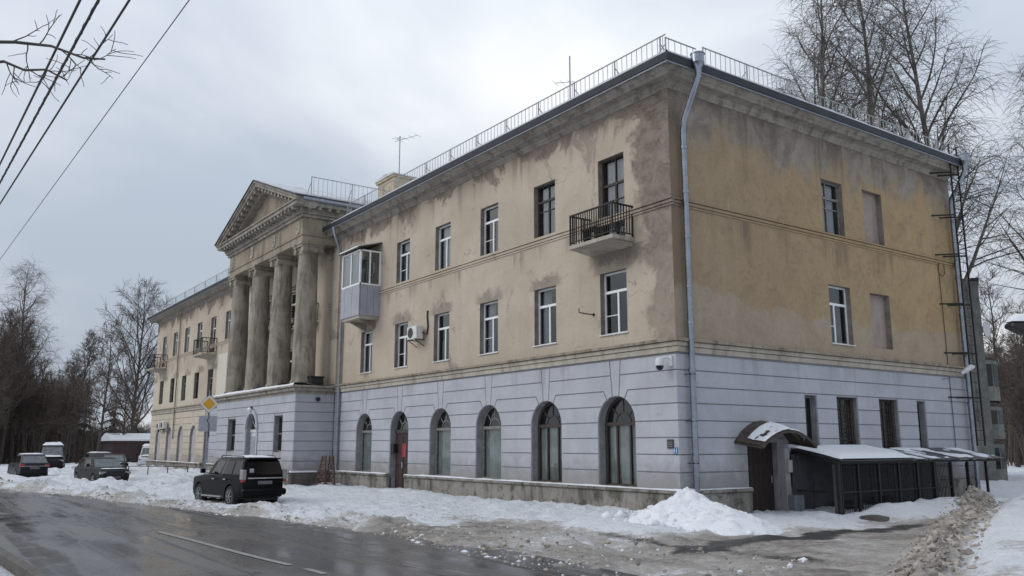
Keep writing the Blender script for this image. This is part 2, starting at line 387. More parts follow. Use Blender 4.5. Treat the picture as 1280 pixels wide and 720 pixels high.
simple('car_black', (.004, .004, .0045, 1), .22, spec=.10, var=.2)
simple('car_grey', (.018, .018, .0175, 1), .45, spec=.12, var=.25, coat=.08)
simple('car_navy', (.007, .0075, .012, 1), .35, spec=.22, var=.2, coat=.06)
simple('car_white', (.55, .57, .60, 1), .4, var=.1, coat=.4)
simple('tyre', (.016, .016, .016, 1), .9, var=.3)
simple('rim', (.40, .41, .42, 1), .4, metal=.8, var=.2)
simple('car_glass', (.008, .009, .010, 1), .08, spec=.45, var=.1)
simple('lamp_red', (.30, .015, .012, 1), .2, spec=.6)
simple('lamp_clear', (.26, .24, .24, 1), .15, spec=.7)
simple('chrome', (.62, .63, .64, 1), .18, metal=1., var=.05)
simple('plate_white', (.62, .62, .62, 1), .5)
simple('shed_maroon', (.050, .030, .032, 1), .8, var=.3)
simple('cable', (.012, .012, .012, 1), .6)
simple('road_line', (.24, .235, .22, 1), .6, var=.25, scale=9)
simple('kerb_stone', (.095, .086, .078, 1), .8, var=.3, scale=4, bump=.3)
simple('slush_clod', (.315, .280, .245, 1), .8, var=.42, scale=2.2, bump=.9)
simple('bin_grey', (.13, .14, .16, 1), .8, var=.2, scale=4)
simple('green_paint', (.17, .18, .168, 1), .8, var=.25, scale=3)
simple('chimney_plaster', (.46, .38, .26, 1), .9, var=.2, scale=3)
simple('canopy_sheet', (.050, .053, .060, 1), .5, var=.25, scale=3)
simple('concrete_post', (.055, .053, .052, 1), .85, var=.3, scale=5)

# ------------------------------------------------------------------ mesh helper
class MB:
    def __init__(s): s.v = []; s.f = []; s.sm = []
    def add(s, vs_, fs, smooth=False):
        o = len(s.v); s.v.extend([tuple(a) for a in vs_]); s.f.extend([tuple(i + o for i in f) for f in fs]); s.sm.extend([smooth] * len(fs))
        return s
    def box(s, x0, x1, y0, y1, z0, z1):
        v = [(x0, y0, z0), (x1, y0, z0), (x1, y1, z0), (x0, y1, z0), (x0, y0, z1), (x1, y0, z1), (x1, y1, z1), (x0, y1, z1)]
        return s.add(v, [(3, 2, 1, 0), (4, 5, 6, 7), (0, 1, 5, 4), (1, 2, 6, 5), (2, 3, 7, 6), (3, 0, 4, 7)])
    def quad(s, *p): return s.add(p, [tuple(range(len(p)))])
    def prism(s, loop, dvec, smooth=False):
        n = len(loop); d_ = Vector(dvec)
        v = [tuple(p) for p in loop] + [tuple(Vector(p) + d_) for p in loop]
        f = [tuple(range(n))[::-1], tuple(range(n, 2 * n))] + [(i, (i + 1) % n, n + (i + 1) % n, n + i) for i in range(n)]
        return s.add(v, f, smooth)
    def tube(s, pts, rad, n=6, cap=True, smooth=True):
        pts = [Vector(p) for p in pts]
        if not hasattr(rad, '__len__'): rad = [rad] * len(pts)
        vs_ = []; up0 = None
        for i, p in enumerate(pts):
            t_ = (pts[min(i + 1, len(pts) - 1)] - pts[max(i - 1, 0)])
            if t_.length < 1e-9: t_ = Vector((0, 0, 1))
            t_.normalize()
            if up0 is None:
                ref = Vector((0, 0, 1)) if abs(t_.z) < .9 else Vector((1, 0, 0))
                a = t_.cross(ref).normalized()
            else:
                a = (up0 - t_ * up0.dot(t_))
                a = a.normalized() if a.length > 1e-6 else t_.orthogonal().normalized()
            up0 = a; b_ = t_.cross(a)
            for k in range(n):
                th = 2 * math.pi * k / n
                vs_.append(tuple(p + (a * math.cos(th) + b_ * math.sin(th)) * rad[i]))
        fs = []
        for i in range(len(pts) - 1):
            for k in range(n):
                fs.append((i * n + k, i * n + (k + 1) % n, (i + 1) * n + (k + 1) % n, (i + 1) * n + k))
        if cap and n > 2:
            fs.append(tuple(range(n))[::-1]); fs.append(tuple((len(pts) - 1) * n + k for k in range(n)))
        return s.add(vs_, fs, smooth)
    def bar(s, a, b, w_, h_=None):
        h_ = h_ or w_
        a = Vector(a); b = Vector(b); t_ = (b - a).normalized()
        ref = Vector((0, 0, 1)) if abs(t_.z) < .95 else Vector((0, 1, 0))
        u = t_.cross(ref).normalized() * (w_ / 2); v = u.cross(t_).normalized() * (h_ / 2)
        L = [a + u + v, a - u + v, a - u - v, a + u - v]
        return s.prism(L, b - a)
    def lathe(s, c, prof, n=24, axis='z', smooth=True):
        c = Vector(c); vs_ = []; fs = []
        for r_, h in prof:
            for k in range(n):
                th = 2 * math.pi * k / n
                ca, sa = math.cos(th) * r_, math.sin(th) * r_
                o_ = {'z': (ca, sa, h), 'y': (ca, h, sa), 'x': (h, ca, sa)}[axis]
                vs_.append(tuple(c + Vector(o_)))
        for i in range(len(prof) - 1):
            for k in range(n):
                fs.append((i * n + k, i * n + (k + 1) % n, (i + 1) * n + (k + 1) % n, (i + 1) * n + k))
        fs.append(tuple(range(n))[::-1]); fs.append(tuple((len(prof) - 1) * n + k for k in range(n)))
        return s.add(vs_, fs, smooth)
    def build(s, name, mat, parent=None, bevel=0., fixn=True):
        off = WORLD0.get(parent.name, Vector((0, 0, 0))) if parent else Vector((0, 0, 0))
        me = bpy.data.meshes.new(name)
        me.from_pydata([tuple(Vector(p) - off) for p in s.v], [], s.f)
        me.update()
        if fixn:
            bm = bmesh.new(); bm.from_mesh(me)
            bmesh.ops.recalc_face_normals(bm, faces=bm.faces)
            if bevel:
                bmesh.ops.bevel(bm, geom=[e for e in bm.edges if len(e.link_faces) == 2 and e.calc_face_angle(0) > .5], offset=bevel, segments=1, affect='EDGES', clamp_overlap=True)
                for f in bm.faces: f.smooth = False
            bm.to_mesh(me); bm.free()
        if not bevel and any(s.sm):
            me.polygons.foreach_set('use_smooth', s.sm)
            me.set_sharp_from_angle(angle=R(42))
        me.materials.append(M[mat] if isinstance(mat, str) else mat)
        o = bpy.data.objects.new(name, me); col.objects.link(o)
        if parent:
            o.parent = parent; WORLD0[o.name] = off
        return o
WORLD0 = {}
def empty(name, loc, label, cat, group=None, local=False):
    o = bpy.data.objects.new(name, None); o.location = loc; col.objects.link(o)
    o.empty_display_size = .3
    WORLD0[o.name] = Vector((0, 0, 0)) if local else Vector(loc)
    o['label'] = label; o['category'] = cat
    if group: o['group'] = group
    return o
def tag(o, label, cat, group=None, kind=None):
    if label: o['label'] = label
    if cat: o['category'] = cat
    if group: o['group'] = group
    if kind: o['kind'] = kind
    return o
def struct(o): o['kind'] = 'structure'; return o
def share(o, name, parent, delta):
    c = o.copy(); c.name = name; col.objects.link(c); c.parent = parent; c.location = Vector(o.location) + Vector(delta); WORLD0[c.name] = WORLD0.get(parent.name, Vector((0,0,0)))
    return c
def copy_tree(o, parent=None):
    c = o.copy(); col.objects.link(c)
    if parent: c.parent = parent
    for ch in [k for k in bpy.data.objects if k.parent == o]: copy_tree(ch, c)
    return c
rnd = random.Random(7)

# ================================================================== GROUND
def _hash(ix, iy, seed):
    h = (ix.astype(np.int64) * 374761393 + iy.astype(np.int64) * 668265263 + seed * 974711) & 0x7fffffff
    h = ((h ^ (h >> 13)) * 1274126177) & 0x7fffffff
    return ((h ^ (h >> 16)) & 0xffff) / 65535.0
def vnoise(x, y, seed=0):
    ix = np.floor(x); iy = np.floor(y); fx = x - ix; fy = y - iy
    fx = fx * fx * (3 - 2 * fx); fy = fy * fy * (3 - 2 * fy)
    a = _hash(ix, iy, seed); b = _hash(ix + 1, iy, seed); c = _hash(ix, iy + 1, seed); e = _hash(ix + 1, iy + 1, seed)
    return (a * (1 - fx) + b * fx) * (1 - fy) + (c * (1 - fx) + e * fx) * fy
def fbm(x, y, sc, octv=4, seed=0, gain=.5):
    x = np.asarray(x, float); y = np.asarray(y, float)
    s_ = 0; a = 1; tot = 0
    for o in range(octv):
        s_ = s_ + a * vnoise(x * sc + 17.3 * o, y * sc - 9.1 * o, seed + o); tot += a; a *= gain; sc *= 2.03
    return s_ / tot
def sst(x, lo, hi):
    t_ = np.clip((x - lo) / (hi - lo), 0, 1); return t_ * t_ * (3 - 2 * t_)
FX = [-120, -60, -45, -36, -28.9, -21.3, -10.2, -6, -.4, 6, 20, 40]
FY = [-60, -25, -18.3, -15.3, -13.0, -11.2, -9.5, -8.75, -8.2, -8.6, -9.2, -9.6]
NX = [-120, -60, -45, -30, -20, -10, -3.5, 1.2, 8, 20, 40]
NY = [-72, -36, -28.5, -22, -18.6, -16.1, -15.15, -14.9, -14.75, -14.6, -14.5]
def yF(x): return np.interp(x, FX, FY)
def yN(x): return np.interp(x, NX, NY)
RIDGE = [(10.3, -7.2), (9.0, -4.3), (7.85, -1.8), (6.65, .75), (5.3, 3.8), (4.0, 6.9), (2.6, 10.3)]
RA = np.array(RIDGE)
def ridge_s(x, y):
    """signed distance to the slush ridge line, positive towards +x"""
    xr = np.interp(y, RA[:, 1], RA[:, 0]); return (x - xr) * .91

def terrain(x, y):
    n1 = fbm(x, y, .7, 4, 1) - .5; n2 = fbm(x, y, 3.1, 4, 5) - .5; n3 = fbm(x, y, 9., 3, 9) - .5
    e = y - yF(x) + (fbm(x, y, .8, 4, 21) - .5) * 1.1          # distance inside the far road edge
    rs = ridge_s(x, y)
    z = np.full(np.shape(x), -.02) + 0 * x
    snow = np.ones(np.shape(x)); asp = np.zeros(np.shape(x)); slu = np.zeros(np.shape(x))
    # verge between road and facade
    verge = sst(e, .0, .8)
    berm = np.exp(-((e - 1.3) / .8) ** 2)
    flat_ = 1 - .62 * np.maximum(sst(x + n1 * 3, -7.5, -1.0) * sst(y + n1 * 2.5, -2.3, -4.0), sst(x, .8, 3.2) * sst(y, -9.5, -5.))
    z = -.14 + verge * (.20 + (n1 * .24 + n2 * .16 + n3 * .07) * flat_) + berm * (.06 + .32 * np.maximum(0, n2 + n1)) * sst(x, 1., -4.) * (1 - .9 * sst(x, -18.5, -16.5) * sst(x, -9.5, -11))
    slu = (.50 + .7 * n1) * verge * sst(e, 5.2, .8) + .66 * sst(e, 1.0, .1)
    # heap swept against the wall
    z = z + sst(y, -2.6, -.8) * .10 * sst(x, 1., -2.)
    # parking strip at the far left: deeper ploughed snow
    z = z + sst(x, -20, -30) * verge * (.10 + .40 * n1 + .2 * n2) * sst(e, .3, 1.8)
    # wheel-churned entrance in front of the corner
    ent = sst(x + n1 * 3, -7.5, -1.0) * sst(y + n1 * 2.5, -2.3, -4.0)
    slu = np.maximum(slu, np.clip(ent * (.80 + .7 * n1 + .4 * n2), 0, 1))
    z = z - ent * .09 + ent * (n2 * .07 + n3 * .05)
    rut = np.sin((y + .10 * x + n1 * 1.6) * 3.3) * ent; z = z + .035 * rut; asp = np.maximum(asp, .34 * ent * sst(-rut, .3, .95))
    # side yard (driveway, slightly lower)
    yard = sst(x, .8, 3.2) * sst(y, -9.5, -5.)
    z = z - yard * .16
    slu = np.maximum(slu, np.clip(yard * (.90 + .7 * n1 + .4 * n2), 0, 1) * sst(rs, 1.5, 0.2))
    # wet, worn band across the driveway
    wb_ = np.exp(-((x - 3.75 + n1 * .8) / .85) ** 2) * sst(y, -5.5, -3.6) * sst(y, 7, 4)
    asp = np.maximum(asp, wb_ * .80)
    tr2 = np.exp(-((y + 3.9 - .12 * x + n1 * .8) / .5) ** 2) * sst(x, -1, 1.5) * sst(x, 9, 6)
    asp = np.maximum(asp, tr2 * .62)
    tr3 = np.exp(-((y + 4.2 + .09 * x + n1 * .5) / .28) ** 2) * sst(x, -13, -9) * sst(x, -2, -5)
    asp = np.maximum(asp, tr3 * .55)
    # white mound between the driveway and the lean-to
    mound = np.exp(-((x - 2.35) / .95) ** 2) * sst(y, 4.6, 6.2) * sst(y, 13, 10.5)
    z = z + mound * (.36 + n2 * .16)
    slu = slu * (1 - .95 * np.clip(mound * 1.7, 0, 1)); asp = asp * (1 - np.clip(mound * 1.7, 0, 1))
    door = np.exp(-(((x - 1.9) / 1.5) ** 2 + ((y - 2.6) / 1.7) ** 2))
    slu = slu * (1 - .75 * door); asp = asp * (1 - .5 * door)
    # ridge bed and the bank right of it
    rd = np.exp(-(rs / .5) ** 2) * sst(y, -9, -6.5) * sst(y, 13.5, 9)
    z = z + rd * (.30 + n2 * .34 + n3 * .30 + (fbm(x, y, 5.2, 3, 91) - .5) * .22) * (1 - .5 * sst(rs, .15, .9))
    slu = np.maximum(slu * (1 - rd * .3), rd * 1.1)
    bank = sst(rs, .15, 1.0) * sst(y, -10.5, -6)
    z = z + bank * (.50 + n1 * .24 + n2 * .07) + sst(y, 12, 26) * 1.1 * sst(x, -1, 4)
    slu = slu * (1 - bank) + bank * (.20 + .45 * sst(n1, .0, .22))
    asp = asp * (1 - bank)
    # near verge on the camera's side of the road
    ne = yN(x) - y + (fbm(x, y, 1.1, 4, 33) - .5) * .5
    nv = sst(ne, .25, 1.0)
    z = np.where(y < yN(x) + .4, -.14 + nv * (.26 + n1 * .16 + n2 * .06), z)
    slu = np.where(y < yN(x) + .4, .48 * sst(ne, 2.2, .3), slu)
    clear = ((np.abs(y + 16.8) < 2.2) & (np.abs(x - 16.1) < 2.2))
    z = np.where(clear, np.minimum(z, .2), z)
    return z, np.clip(snow, 0, 1), np.clip(asp, 0, 1), np.clip(slu, 0, 1)

def axis(parts):
    out = []
    for a, b, s_ in parts: out.extend(np.arange(a, b - 1e-6, s_))
    out.append(parts[-1][1]); return np.array(out)
gx = axis([(-75, -30, .5), (-30, -12, .2), (-12, 12, .095), (12, 27, .5)])
gy = axis([(-34, -17.5, .6), (-17.5, -14, .2), (-14, -10, .3), (-10, 6, .095), (6, 14, .2), (14, 60, 1.2)])
GX, GY = np.meshgrid(gx, gy)
zt, sN, sA, sS = terrain(GX, GY)
nx_, ny_ = len(gx), len(gy)
me = bpy.data.meshes.new('snowy_verge')
vv = np.stack([GX, GY, zt], -1).reshape(-1, 3)
ii = np.arange(nx_ * ny_).reshape(ny_, nx_)
q4 = np.stack([ii[:-1, :-1], ii[:-1, 1:], ii[1:, 1:], ii[1:, :-1]], -1).reshape(-1, 4)
me.vertices.add(len(vv)); me.vertices.foreach_set('co', vv.ravel())
me.loops.add(q4.size); me.loops.foreach_set('vertex_index', q4.ravel().astype(np.int32))
me.polygons.add(len(q4)); me.polygons.foreach_set('loop_start', np.arange(0, q4.size, 4, dtype=np.int32))
me.polygons.foreach_set('loop_total', np.full(len(q4), 4, dtype=np.int32))
me.update(calc_edges=True)
ca = me.color_attributes.new('cover', 'FLOAT_COLOR', 'POINT')
ca.data.foreach_set('color', np.stack([sN, sA, sS, np.ones_like(sN)], -1).reshape(-1).astype(np.float32))
me.polygons.foreach_set('use_smooth', np.ones(len(q4), bool))
me.materials.append(M['ground_cover'])
verge = struct(bpy.data.objects.new('snowy_verge', me)); col.objects.link(verge)

b = MB(); b.quad((-900, -900, -.35), (900, -900, -.35), (900, 900, -.35), (-900, 900, -.35))
struct(b.build('ground', 'snow'))

# road sheet following the two edges
xs = np.concatenate([np.arange(-110, -40, 4.), np.arange(-40, 40.1, 1.)])
b = MB()
for i in range(len(xs) - 1):
    x0, x1 = xs[i], xs[i + 1]
    k = 6
    for j in range(k):
        f0, f1 = j / k, (j + 1) / k
        P = lambda x, f: (x, float(yN(x)) + (float(yF(x)) + 1.2 - float(yN(x))) * f, -.045 + .05 * math.sin(math.pi * f))
        b.add([P(x0, f0), P(x1, f0), P(x1, f1), P(x0, f1)], [(0, 1, 2, 3)], True)
road = struct(b.build('road', 'wet_asphalt', fixn=False))
def centre(x): return float(np.interp(x, [-60, -45, -30, -20, -10, -5.2, -3.1, 1, 3, 8, 20], [-30.2, -23.2, -17.3, -14.6, -12.55, -11.92, -11.79, -11.59, -11.42, -11.3, -11.2]))
b0 = 0
for x0, x1 in [(-34, -30.8), (-28, -24.8), (-22, -18.8), (-15.5, -12), (-10.2, -6.6), (-4.6, 2.35), (2.9, 3.6), (6.5, 9.5)]:
    b = MB(); st = np.linspace(x0, x1, 8)
    for a, c in zip(st[:-1], st[1:]):
        zr = .010
        b.add([(a, centre(a) - .06, zr), (c, centre(c) - .06, zr), (c, centre(c) + .06, zr), (a, centre(a) + .06, zr)], [(0, 1, 2, 3)])
    if x0 > -6: b.build('road_marking', 'road_line', road, fixn=False)
# kerb stones on the near side
kb = None
for i, x in enumerate(np.arange(-16, 8, 1.0)):
    b = MB(); y0, y1 = float(yN(x)), float(yN(x + .985))
    b.prism([(x, y0 - .16, -.12), (x + .985, y1 - .16, -.12), (x + .985, y1, -.12), (x, y0, -.12)], (0, 0, .19))
    b.build('kerb_stone', 'kerb_stone', road, bevel=.012)

# loose clods: slush ridge and crumbs along the road edge
def clods(spots, name, mat, sub=1, seed=3):
    bm = bmesh.new(); bmesh.ops.create_icosphere(bm, subdivisions=sub, radius=1)
    bv = np.array([v.co[:] for v in bm.verts]); bf = [tuple(v.index for v in f.verts) for f in bm.faces]; bm.free()
    r_ = np.random.default_rng(seed); vs_ = []; fs = []
    for (x, y, z, s_) in spots:
        a = r_.uniform(0, 6.28); ca_, sa_ = math.cos(a), math.sin(a)
        if sub > 2:
            ph = r_.uniform(0, 6, 9); dm = 1 + .16 * np.sin(bv[:, 0:1] * 3 + ph[0] + 2 * np.sin(bv[:, 1:2] * 2 + ph[1])) + .14 * np.sin(bv[:, 2:3] * 4 + ph[2] + bv[:, 0:1] * 3) + .07 * np.sin(bv[:, 1:2] * 9 + ph[3]) * np.sin(bv[:, 2:3] * 8 + ph[4])
        else: dm = 1 + r_.normal(0, .16, (len(bv), 1))
        dv = bv * dm * np.array([r_.uniform(.7, 1.3), r_.uniform(.7, 1.3), r_.uniform(.65, 1.05)]) * s_
        dv = np.stack([dv[:, 0] * ca_ - dv[:, 1] * sa_, dv[:, 0] * sa_ + dv[:, 1] * ca_, dv[:, 2]], -1) + np.array([x, y, z])
        o = len(vs_); vs_.extend(map(tuple, dv)); fs.extend(tuple(i + o for i in f) for f in bf)
    m_ = bpy.data.meshes.new(name); m_.from_pydata(vs_, [], fs); m_.update(); m_.materials.append(M[mat])
    m_.polygons.foreach_set('use_smooth', [sub > 1] * len(fs))
    o = bpy.data.objects.new(name, m_); col.objects.link(o); return o
rg = np.random.default_rng(11)
n_ = 5200
yy = rg.uniform(-8.0, 10.2, n_); ss_ = np.clip(rg.normal(-.05, .30, n_), -.85, .62)
xx = np.interp(yy, RA[:, 1], RA[:, 0]) + ss_ / .91
zz_ = terrain(xx, yy)[0] + rg.uniform(-.03, .015, n_)
sz = np.clip(.016 * rg.pareto(2.2, n_) + .018, .018, .08)
tag(clods(list(zip(xx, yy, zz_, sz)), 'slush_ridge', 'slush_clod', 1, 4), 'ridge of brown lumpy slush ploughed up beside the driveway', 'slush', kind='stuff')
n2_ = 130
y2 = rg.uniform(-8.0, 10.0, n2_); s2 = np.clip(rg.normal(0, .26, n2_), -.6, .5); x2 = np.interp(y2, RA[:, 1], RA[:, 0]) + s2 / .91
z2 = terrain(x2, y2)[0] - .04
tag(clods(list(zip(x2, y2, z2, rg.uniform(.06, .14, n2_))), 'slush_lumps', 'slush_clod', 3, 14), 'bigger half melted lumps of dirty snow set in the slush ridge', 'slush', kind='stuff')
n_ = 3600
xx = rg.uniform(-34, 7, n_); yy = yF(xx) + np.abs(rg.normal(0, .9, n_)) + .07
cl_ = fbm(xx, yy, .9, 3, 77); keep = cl_ > rg.uniform(.3, .62, n_); xx, yy = xx[keep], yy[keep]; n_ = len(xx)
wide = (xx > -6) & (rg.random(n_) < .5); yy = np.where(wide, yF(xx) + rg.uniform(0, 5, n_), yy)
sz = np.clip(.012 * rg.pareto(1.7, n_) + .012, .012, .06)
zz_ = np.maximum(terrain(xx, yy)[0], -.03) - sz * .25
sp = list(zip(xx, yy, zz_, sz))
k = int(len(sp) * .3)
tag(clods(sp[:k], 'snow_crumbs', 'dirty_snow', 1, 5), 'dirty white crumbs of snow thrown along the road edge', 'snow', kind='stuff')
tag(clods(sp[k:], 'slush_crumbs', 'slush_clod', 1, 6), 'brown gritty crumbs of slush along the road edge', 'slush', kind='stuff')

# heap of clean snow against the corner
b = MB(); na, nr = 120, 44; ctr = (0.62, -.42); vs_ = []; fs = []
for j in range(nr + 1):
    for i in range(na):
        th = 2 * math.pi * i / na; t_ = j / nr
        rmax = 1.95 + .5 * math.cos(th + .25) + .2 * math.sin(3 * th + 1)
        x = ctr[0] + math.cos(th) * rmax * t_; y = ctr[1] + math.sin(th) * rmax * t_ * .95
        h = 1.0 * (1 - t_) ** 1.0
        nz = (fbm(np.array([x]), np.array([y]), 1.6, 4, 41)[0] - .5) * .52 * min(1, t_ * 3) + abs(fbm(np.array([x]), np.array([y]), 3.2, 3, 47)[0] - .5) * .34 * min(1, t_ * 4) + (fbm(np.array([x]), np.array([y]), 8., 3, 44)[0] - .5) * .10
        vs_.append((x, y, -.16 + h + nz * (1 - t_ * .7)))
for j in range(nr):
    for i in range(na):
        fs.append((j * na + i, j * na + (i + 1) % na, (j + 1) * na + (i + 1) % na, (j + 1) * na + i))
b.add(vs_, fs, True)
pile = tag(b.build('snow_pile', 'pile_snow', fixn=False), 'tall pointed heap of clean white snow piled against the building corner', 'snow pile')

n_ = 260
th_ = rg.uniform(0, 6.28, n_); rr_ = np.sqrt(rg.uniform(.15, 1.15, n_)); xx = .62 + np.cos(th_) * rr_ * 2.1; yy = -.42 + np.sin(th_) * rr_ * 1.9
zz_ = np.maximum(-.16 + .95 * np.clip(1 - rr_, 0, 1), terrain(xx, yy)[0]); ok_ = (yy < -.25) | (xx > .3)
lm_ = clods(list(zip(xx[ok_], yy[ok_], zz_[ok_], np.clip(.02 * rg.pareto(1.6, n_)[ok_] + .025, .025, .15))), 'snow_lumps', 'pile_snow', 2, 21)
lm_.parent = pile; lm_['kind'] = 'stuff'

# ================================================================== THE BUILDING
XL, YB = -59.3, 15.2                 # left end, back wall
ZP, ZG, ZB1, ZW = .75, 4.40, 4.78, 12.02
bld = empty('apartment_building', (-29.6, 7.7, 0), 'long three storey plastered apartment block with columned portico and grey rusticated ground floor', 'building')

class Face:
    """a facade plane: u along the wall, v up, d outwards"""
    def __init__(s, fn): s.P = fn
    def box(s, b, u0, u1, v0, v1, d0, d1):
        P = s.P
        v = [P(u0, v0, d0), P(u1, v0, d0), P(u1, v1, d0), P(u0, v1, d0), P(u0, v0, d1), P(u1, v0, d1), P(u1, v1, d1), P(u0, v1, d1)]
        b.add(v, [(3, 2, 1, 0), (4, 5, 6, 7), (0, 1, 5, 4), (1, 2, 6, 5), (2, 3, 7, 6), (3, 0, 4, 7)])
    def prism(s, b, pts, d0, d1):
        n = len(pts)
        v = [s.P(p[0], p[1], d0) for p in pts] + [s.P(p[0], p[1], d1) for p in pts]
        b.add(v, [tuple(range(n))[::-1], tuple(range(n, 2 * n))] + [(i, (i + 1) % n, n + (i + 1) % n, n + i) for i in range(n)])
    def tube(s, b, pts, r, n=6): b.tube([s.P(*p) for p in pts], r, n)
front = Face(lambda u, v, d: (u, -d, v))
side = Face(lambda u, v, d: (d, u, v))
pfront = Face(lambda u, v, d: (u, -1.95 - d, v))
pright = Face(lambda u, v, d: (-22.4 + d, u, v))
pleft = Face(lambda u, v, d: (-34.6 - d, u, v))

def arch_pts(c, r, zs, n=14, a0=0., a1=math.pi):
    return [(c + r * math.cos(a0 + (a1 - a0) * i / n), zs + r * math.sin(a0 + (a1 - a0) * i / n)) for i in range(n + 1)]

def wall(F, name, mat, u0, u1, v0, v1, holes, d=0., rmat=None, rdepth=.3):
    """holes: (ua, ub, va, vb, arched).  Returns wall + builds reveals."""
    us = sorted({u0, u1, *[h[0] for h in holes], *[h[1] for h in holes]})
    zs = sorted({v0, v1, *[h[2] for h in holes], *[h[3] for h in holes]})
    zs = [z for z in zs if v0 <= z <= v1]
    b = MB()
    for i in range(len(us) - 1):
        for j in range(len(zs) - 1):
            um, zm = (us[i] + us[i + 1]) / 2, (zs[j] + zs[j + 1]) / 2
            if any(h[0] < um < h[1] and h[2] < zm < h[3] for h in holes): continue
            b.quad(F.P(us[i], zs[j], d), F.P(us[i + 1], zs[j], d), F.P(us[i + 1], zs[j + 1], d), F.P(us[i], zs[j + 1], d))
    rbs = []
    for ua, ub, va, vb, ar in holes:
        rb = MB(); rbs.append(rb)
        if ar:
            r_ = (ub - ua) / 2; c = (ua + ub) / 2; sp_ = vb - r_
            A = arch_pts(c, r_, sp_)
            for k in range(len(A) - 1):
                cor = (ub, vb) if k < len(A) // 2 else (ua, vb)
                b.quad(F.P(*cor, d), F.P(*A[k], d), F.P(*A[k + 1], d))
            b.quad(F.P(ub, vb, d), F.P(*A[len(A) // 2], d), F.P(ua, vb, d))
            loop = [(ub, va)] + A + [(ua, va)]
        else:
            loop = [(ub, va), (ub, vb), (ua, vb), (ua, va)]
        loop = loop + [loop[0]]
        for p, q in zip(loop[:-1], loop[1:]):
            rb.quad(F.P(*p, d), F.P(*q, d), F.P(*q, d - rdepth), F.P(*p, d - rdepth))
    o = b.build(name, mat, bld, fixn=False)
    for rb in rbs: rb.build('window_reveal', rmat, bld, fixn=False)
    return o

def inset(poly, g):
    """shrink a simple polygon by g (mitred)"""
    n = len(poly)
    ar = sum(poly[i][0] * poly[(i + 1) % n][1] - poly[(i + 1) % n][0] * poly[i][1] for i in range(n))
    sg = 1 if ar > 0 else -1
    out = []
    for i in range(n):
        p0, p, p1 = Vector(poly[i - 1]), Vector(poly[i]), Vector(poly[(i + 1) % n])
        a = (p - p0); c = (p1 - p)
        if a.length < 1e-6 or c.length < 1e-6: out.append(tuple(p)); continue
        a.normalize(); c.normalize()
        na_ = Vector((-a.y, a.x)) * sg; nc = Vector((-c.y, c.x)) * sg
        m = na_ + nc
        k = g / max(.35, 1 + na_.dot(nc)) if m.length > 1e-6 else 0
        out.append(tuple(p + m * k))
    return out
COURSES = [.75, 1.20, 1.67, 2.12, 2.57, 3.03, 3.47, 3.92, 4.36]
def panel(F, poly, d0=-.04, d1=0., g=.018):
    b = MB(); F.prism(b, inset(poly, g), d0, d1); return b.build('rusticated_panel', 'grey_paint', bld)
def rustic_arcade(F, centres, u0, u1, r_=.785, zs_=2.53, doors=()):
    cs = sorted(centres)
    edges = [None] + cs + [None]
    for i in range(len(cs) + 1):
        cl_, cr = (cs[i - 1] if i > 0 else None), (cs[i] if i < len(cs) else None)
        L = (lambda z: cl_ + r_) if cl_ is not None else (lambda z: u0)
        def lo(z, c=cl_): return u0 if c is None else c + (r_ if z <= zs_ else math.sqrt(max(0, r_ * r_ - (z - zs_) ** 2)))
        def hi(z, c=cr): return u1 if c is None else c - (r_ if z <= zs_ else math.sqrt(max(0, r_ * r_ - (z - zs_) ** 2)))
        for k in range(4):
            z0, z1 = COURSES[k], COURSES[k + 1]
            if k == 0 and False: pass
            zz0 = [z0, z1] if z1 <= zs_ else [z0, zs_, z1]
            panel(F, [(lo(z), z) for z in zz0][::-1] + [(hi(z), z) for z in zz0])
        zz0 = np.linspace(2.57, 3.03, 5)
        panel(F, [(lo(z), z) for z in zz0][::-1] + [(hi(z), z) for z in zz0])
        # course under the voussoir cut
        zz0 = list(np.linspace(3.03, 3.22, 4))
        left = [(lo(z), z) for z in zz0] + ([(cl_ + .52, 3.47)] if cl_ is not None else [(u0, 3.47)])
        right = [(hi(z), z) for z in zz0] + ([(cr - .52, 3.47)] if cr is not None else [(u1, 3.47)])
        panel(F, left[::-1] + right)
        # course that folds down to the arch crown
        def fold(c, sg, edge):
            if c is None: return [(edge, 3.47), (edge, 3.92)]
            t0 = math.acos(.37 / r_); ptsa = []
            for a in np.linspace(0, 1, 4):
                uu = .37 + (.14 - .37) * a
                ptsa.append((c + sg * uu, zs_ + math.sqrt(r_ * r_ - uu * uu)))
            return [(c + sg * .52, 3.47)] + ptsa + [(c + sg * .195, 3.92)]
        panel(F, fold(cl_, 1, u0)[::-1] + fold(cr, -1, u1))
        panel(F, [(cl_ + .195 if cl_ is not None else u0, 3.92), (cr - .195 if cr is not None else u1, 3.92),
                  (cr - .235 if cr is not None else u1, 4.36), (cl_ + .235 if cl_ is not None else u0, 4.36)])
    for c in cs:
        panel(F, [(c - .14, zs_ + r_ - .012), (c + .14, zs_ + r_ - .012), (c + .235, 4.36), (c - .235, 4.36)])
def rustic_flat(F, u0, u1, holes, courses=COURSES):
    for z0, z1 in zip(courses[:-1], courses[1:]):
        cuts = sorted([(h[0], h[1]) for h in holes if h[2] < z1 - .05 and h[3] > z0 + .05])
        x = u0
        for a, c in cuts + [(u1, u1)]:
            if a - x > .08: panel(F, [(x, z0), (a, z0), (a, z1), (x, z1)])
            x = c

AX = [-2.46 - 3.325 * k for k in range(6)]
LX = [-56.65 + 3.345 * k for k in range(6)]
PXC = [-25.25, -28.6, -31.95]
WW = .585
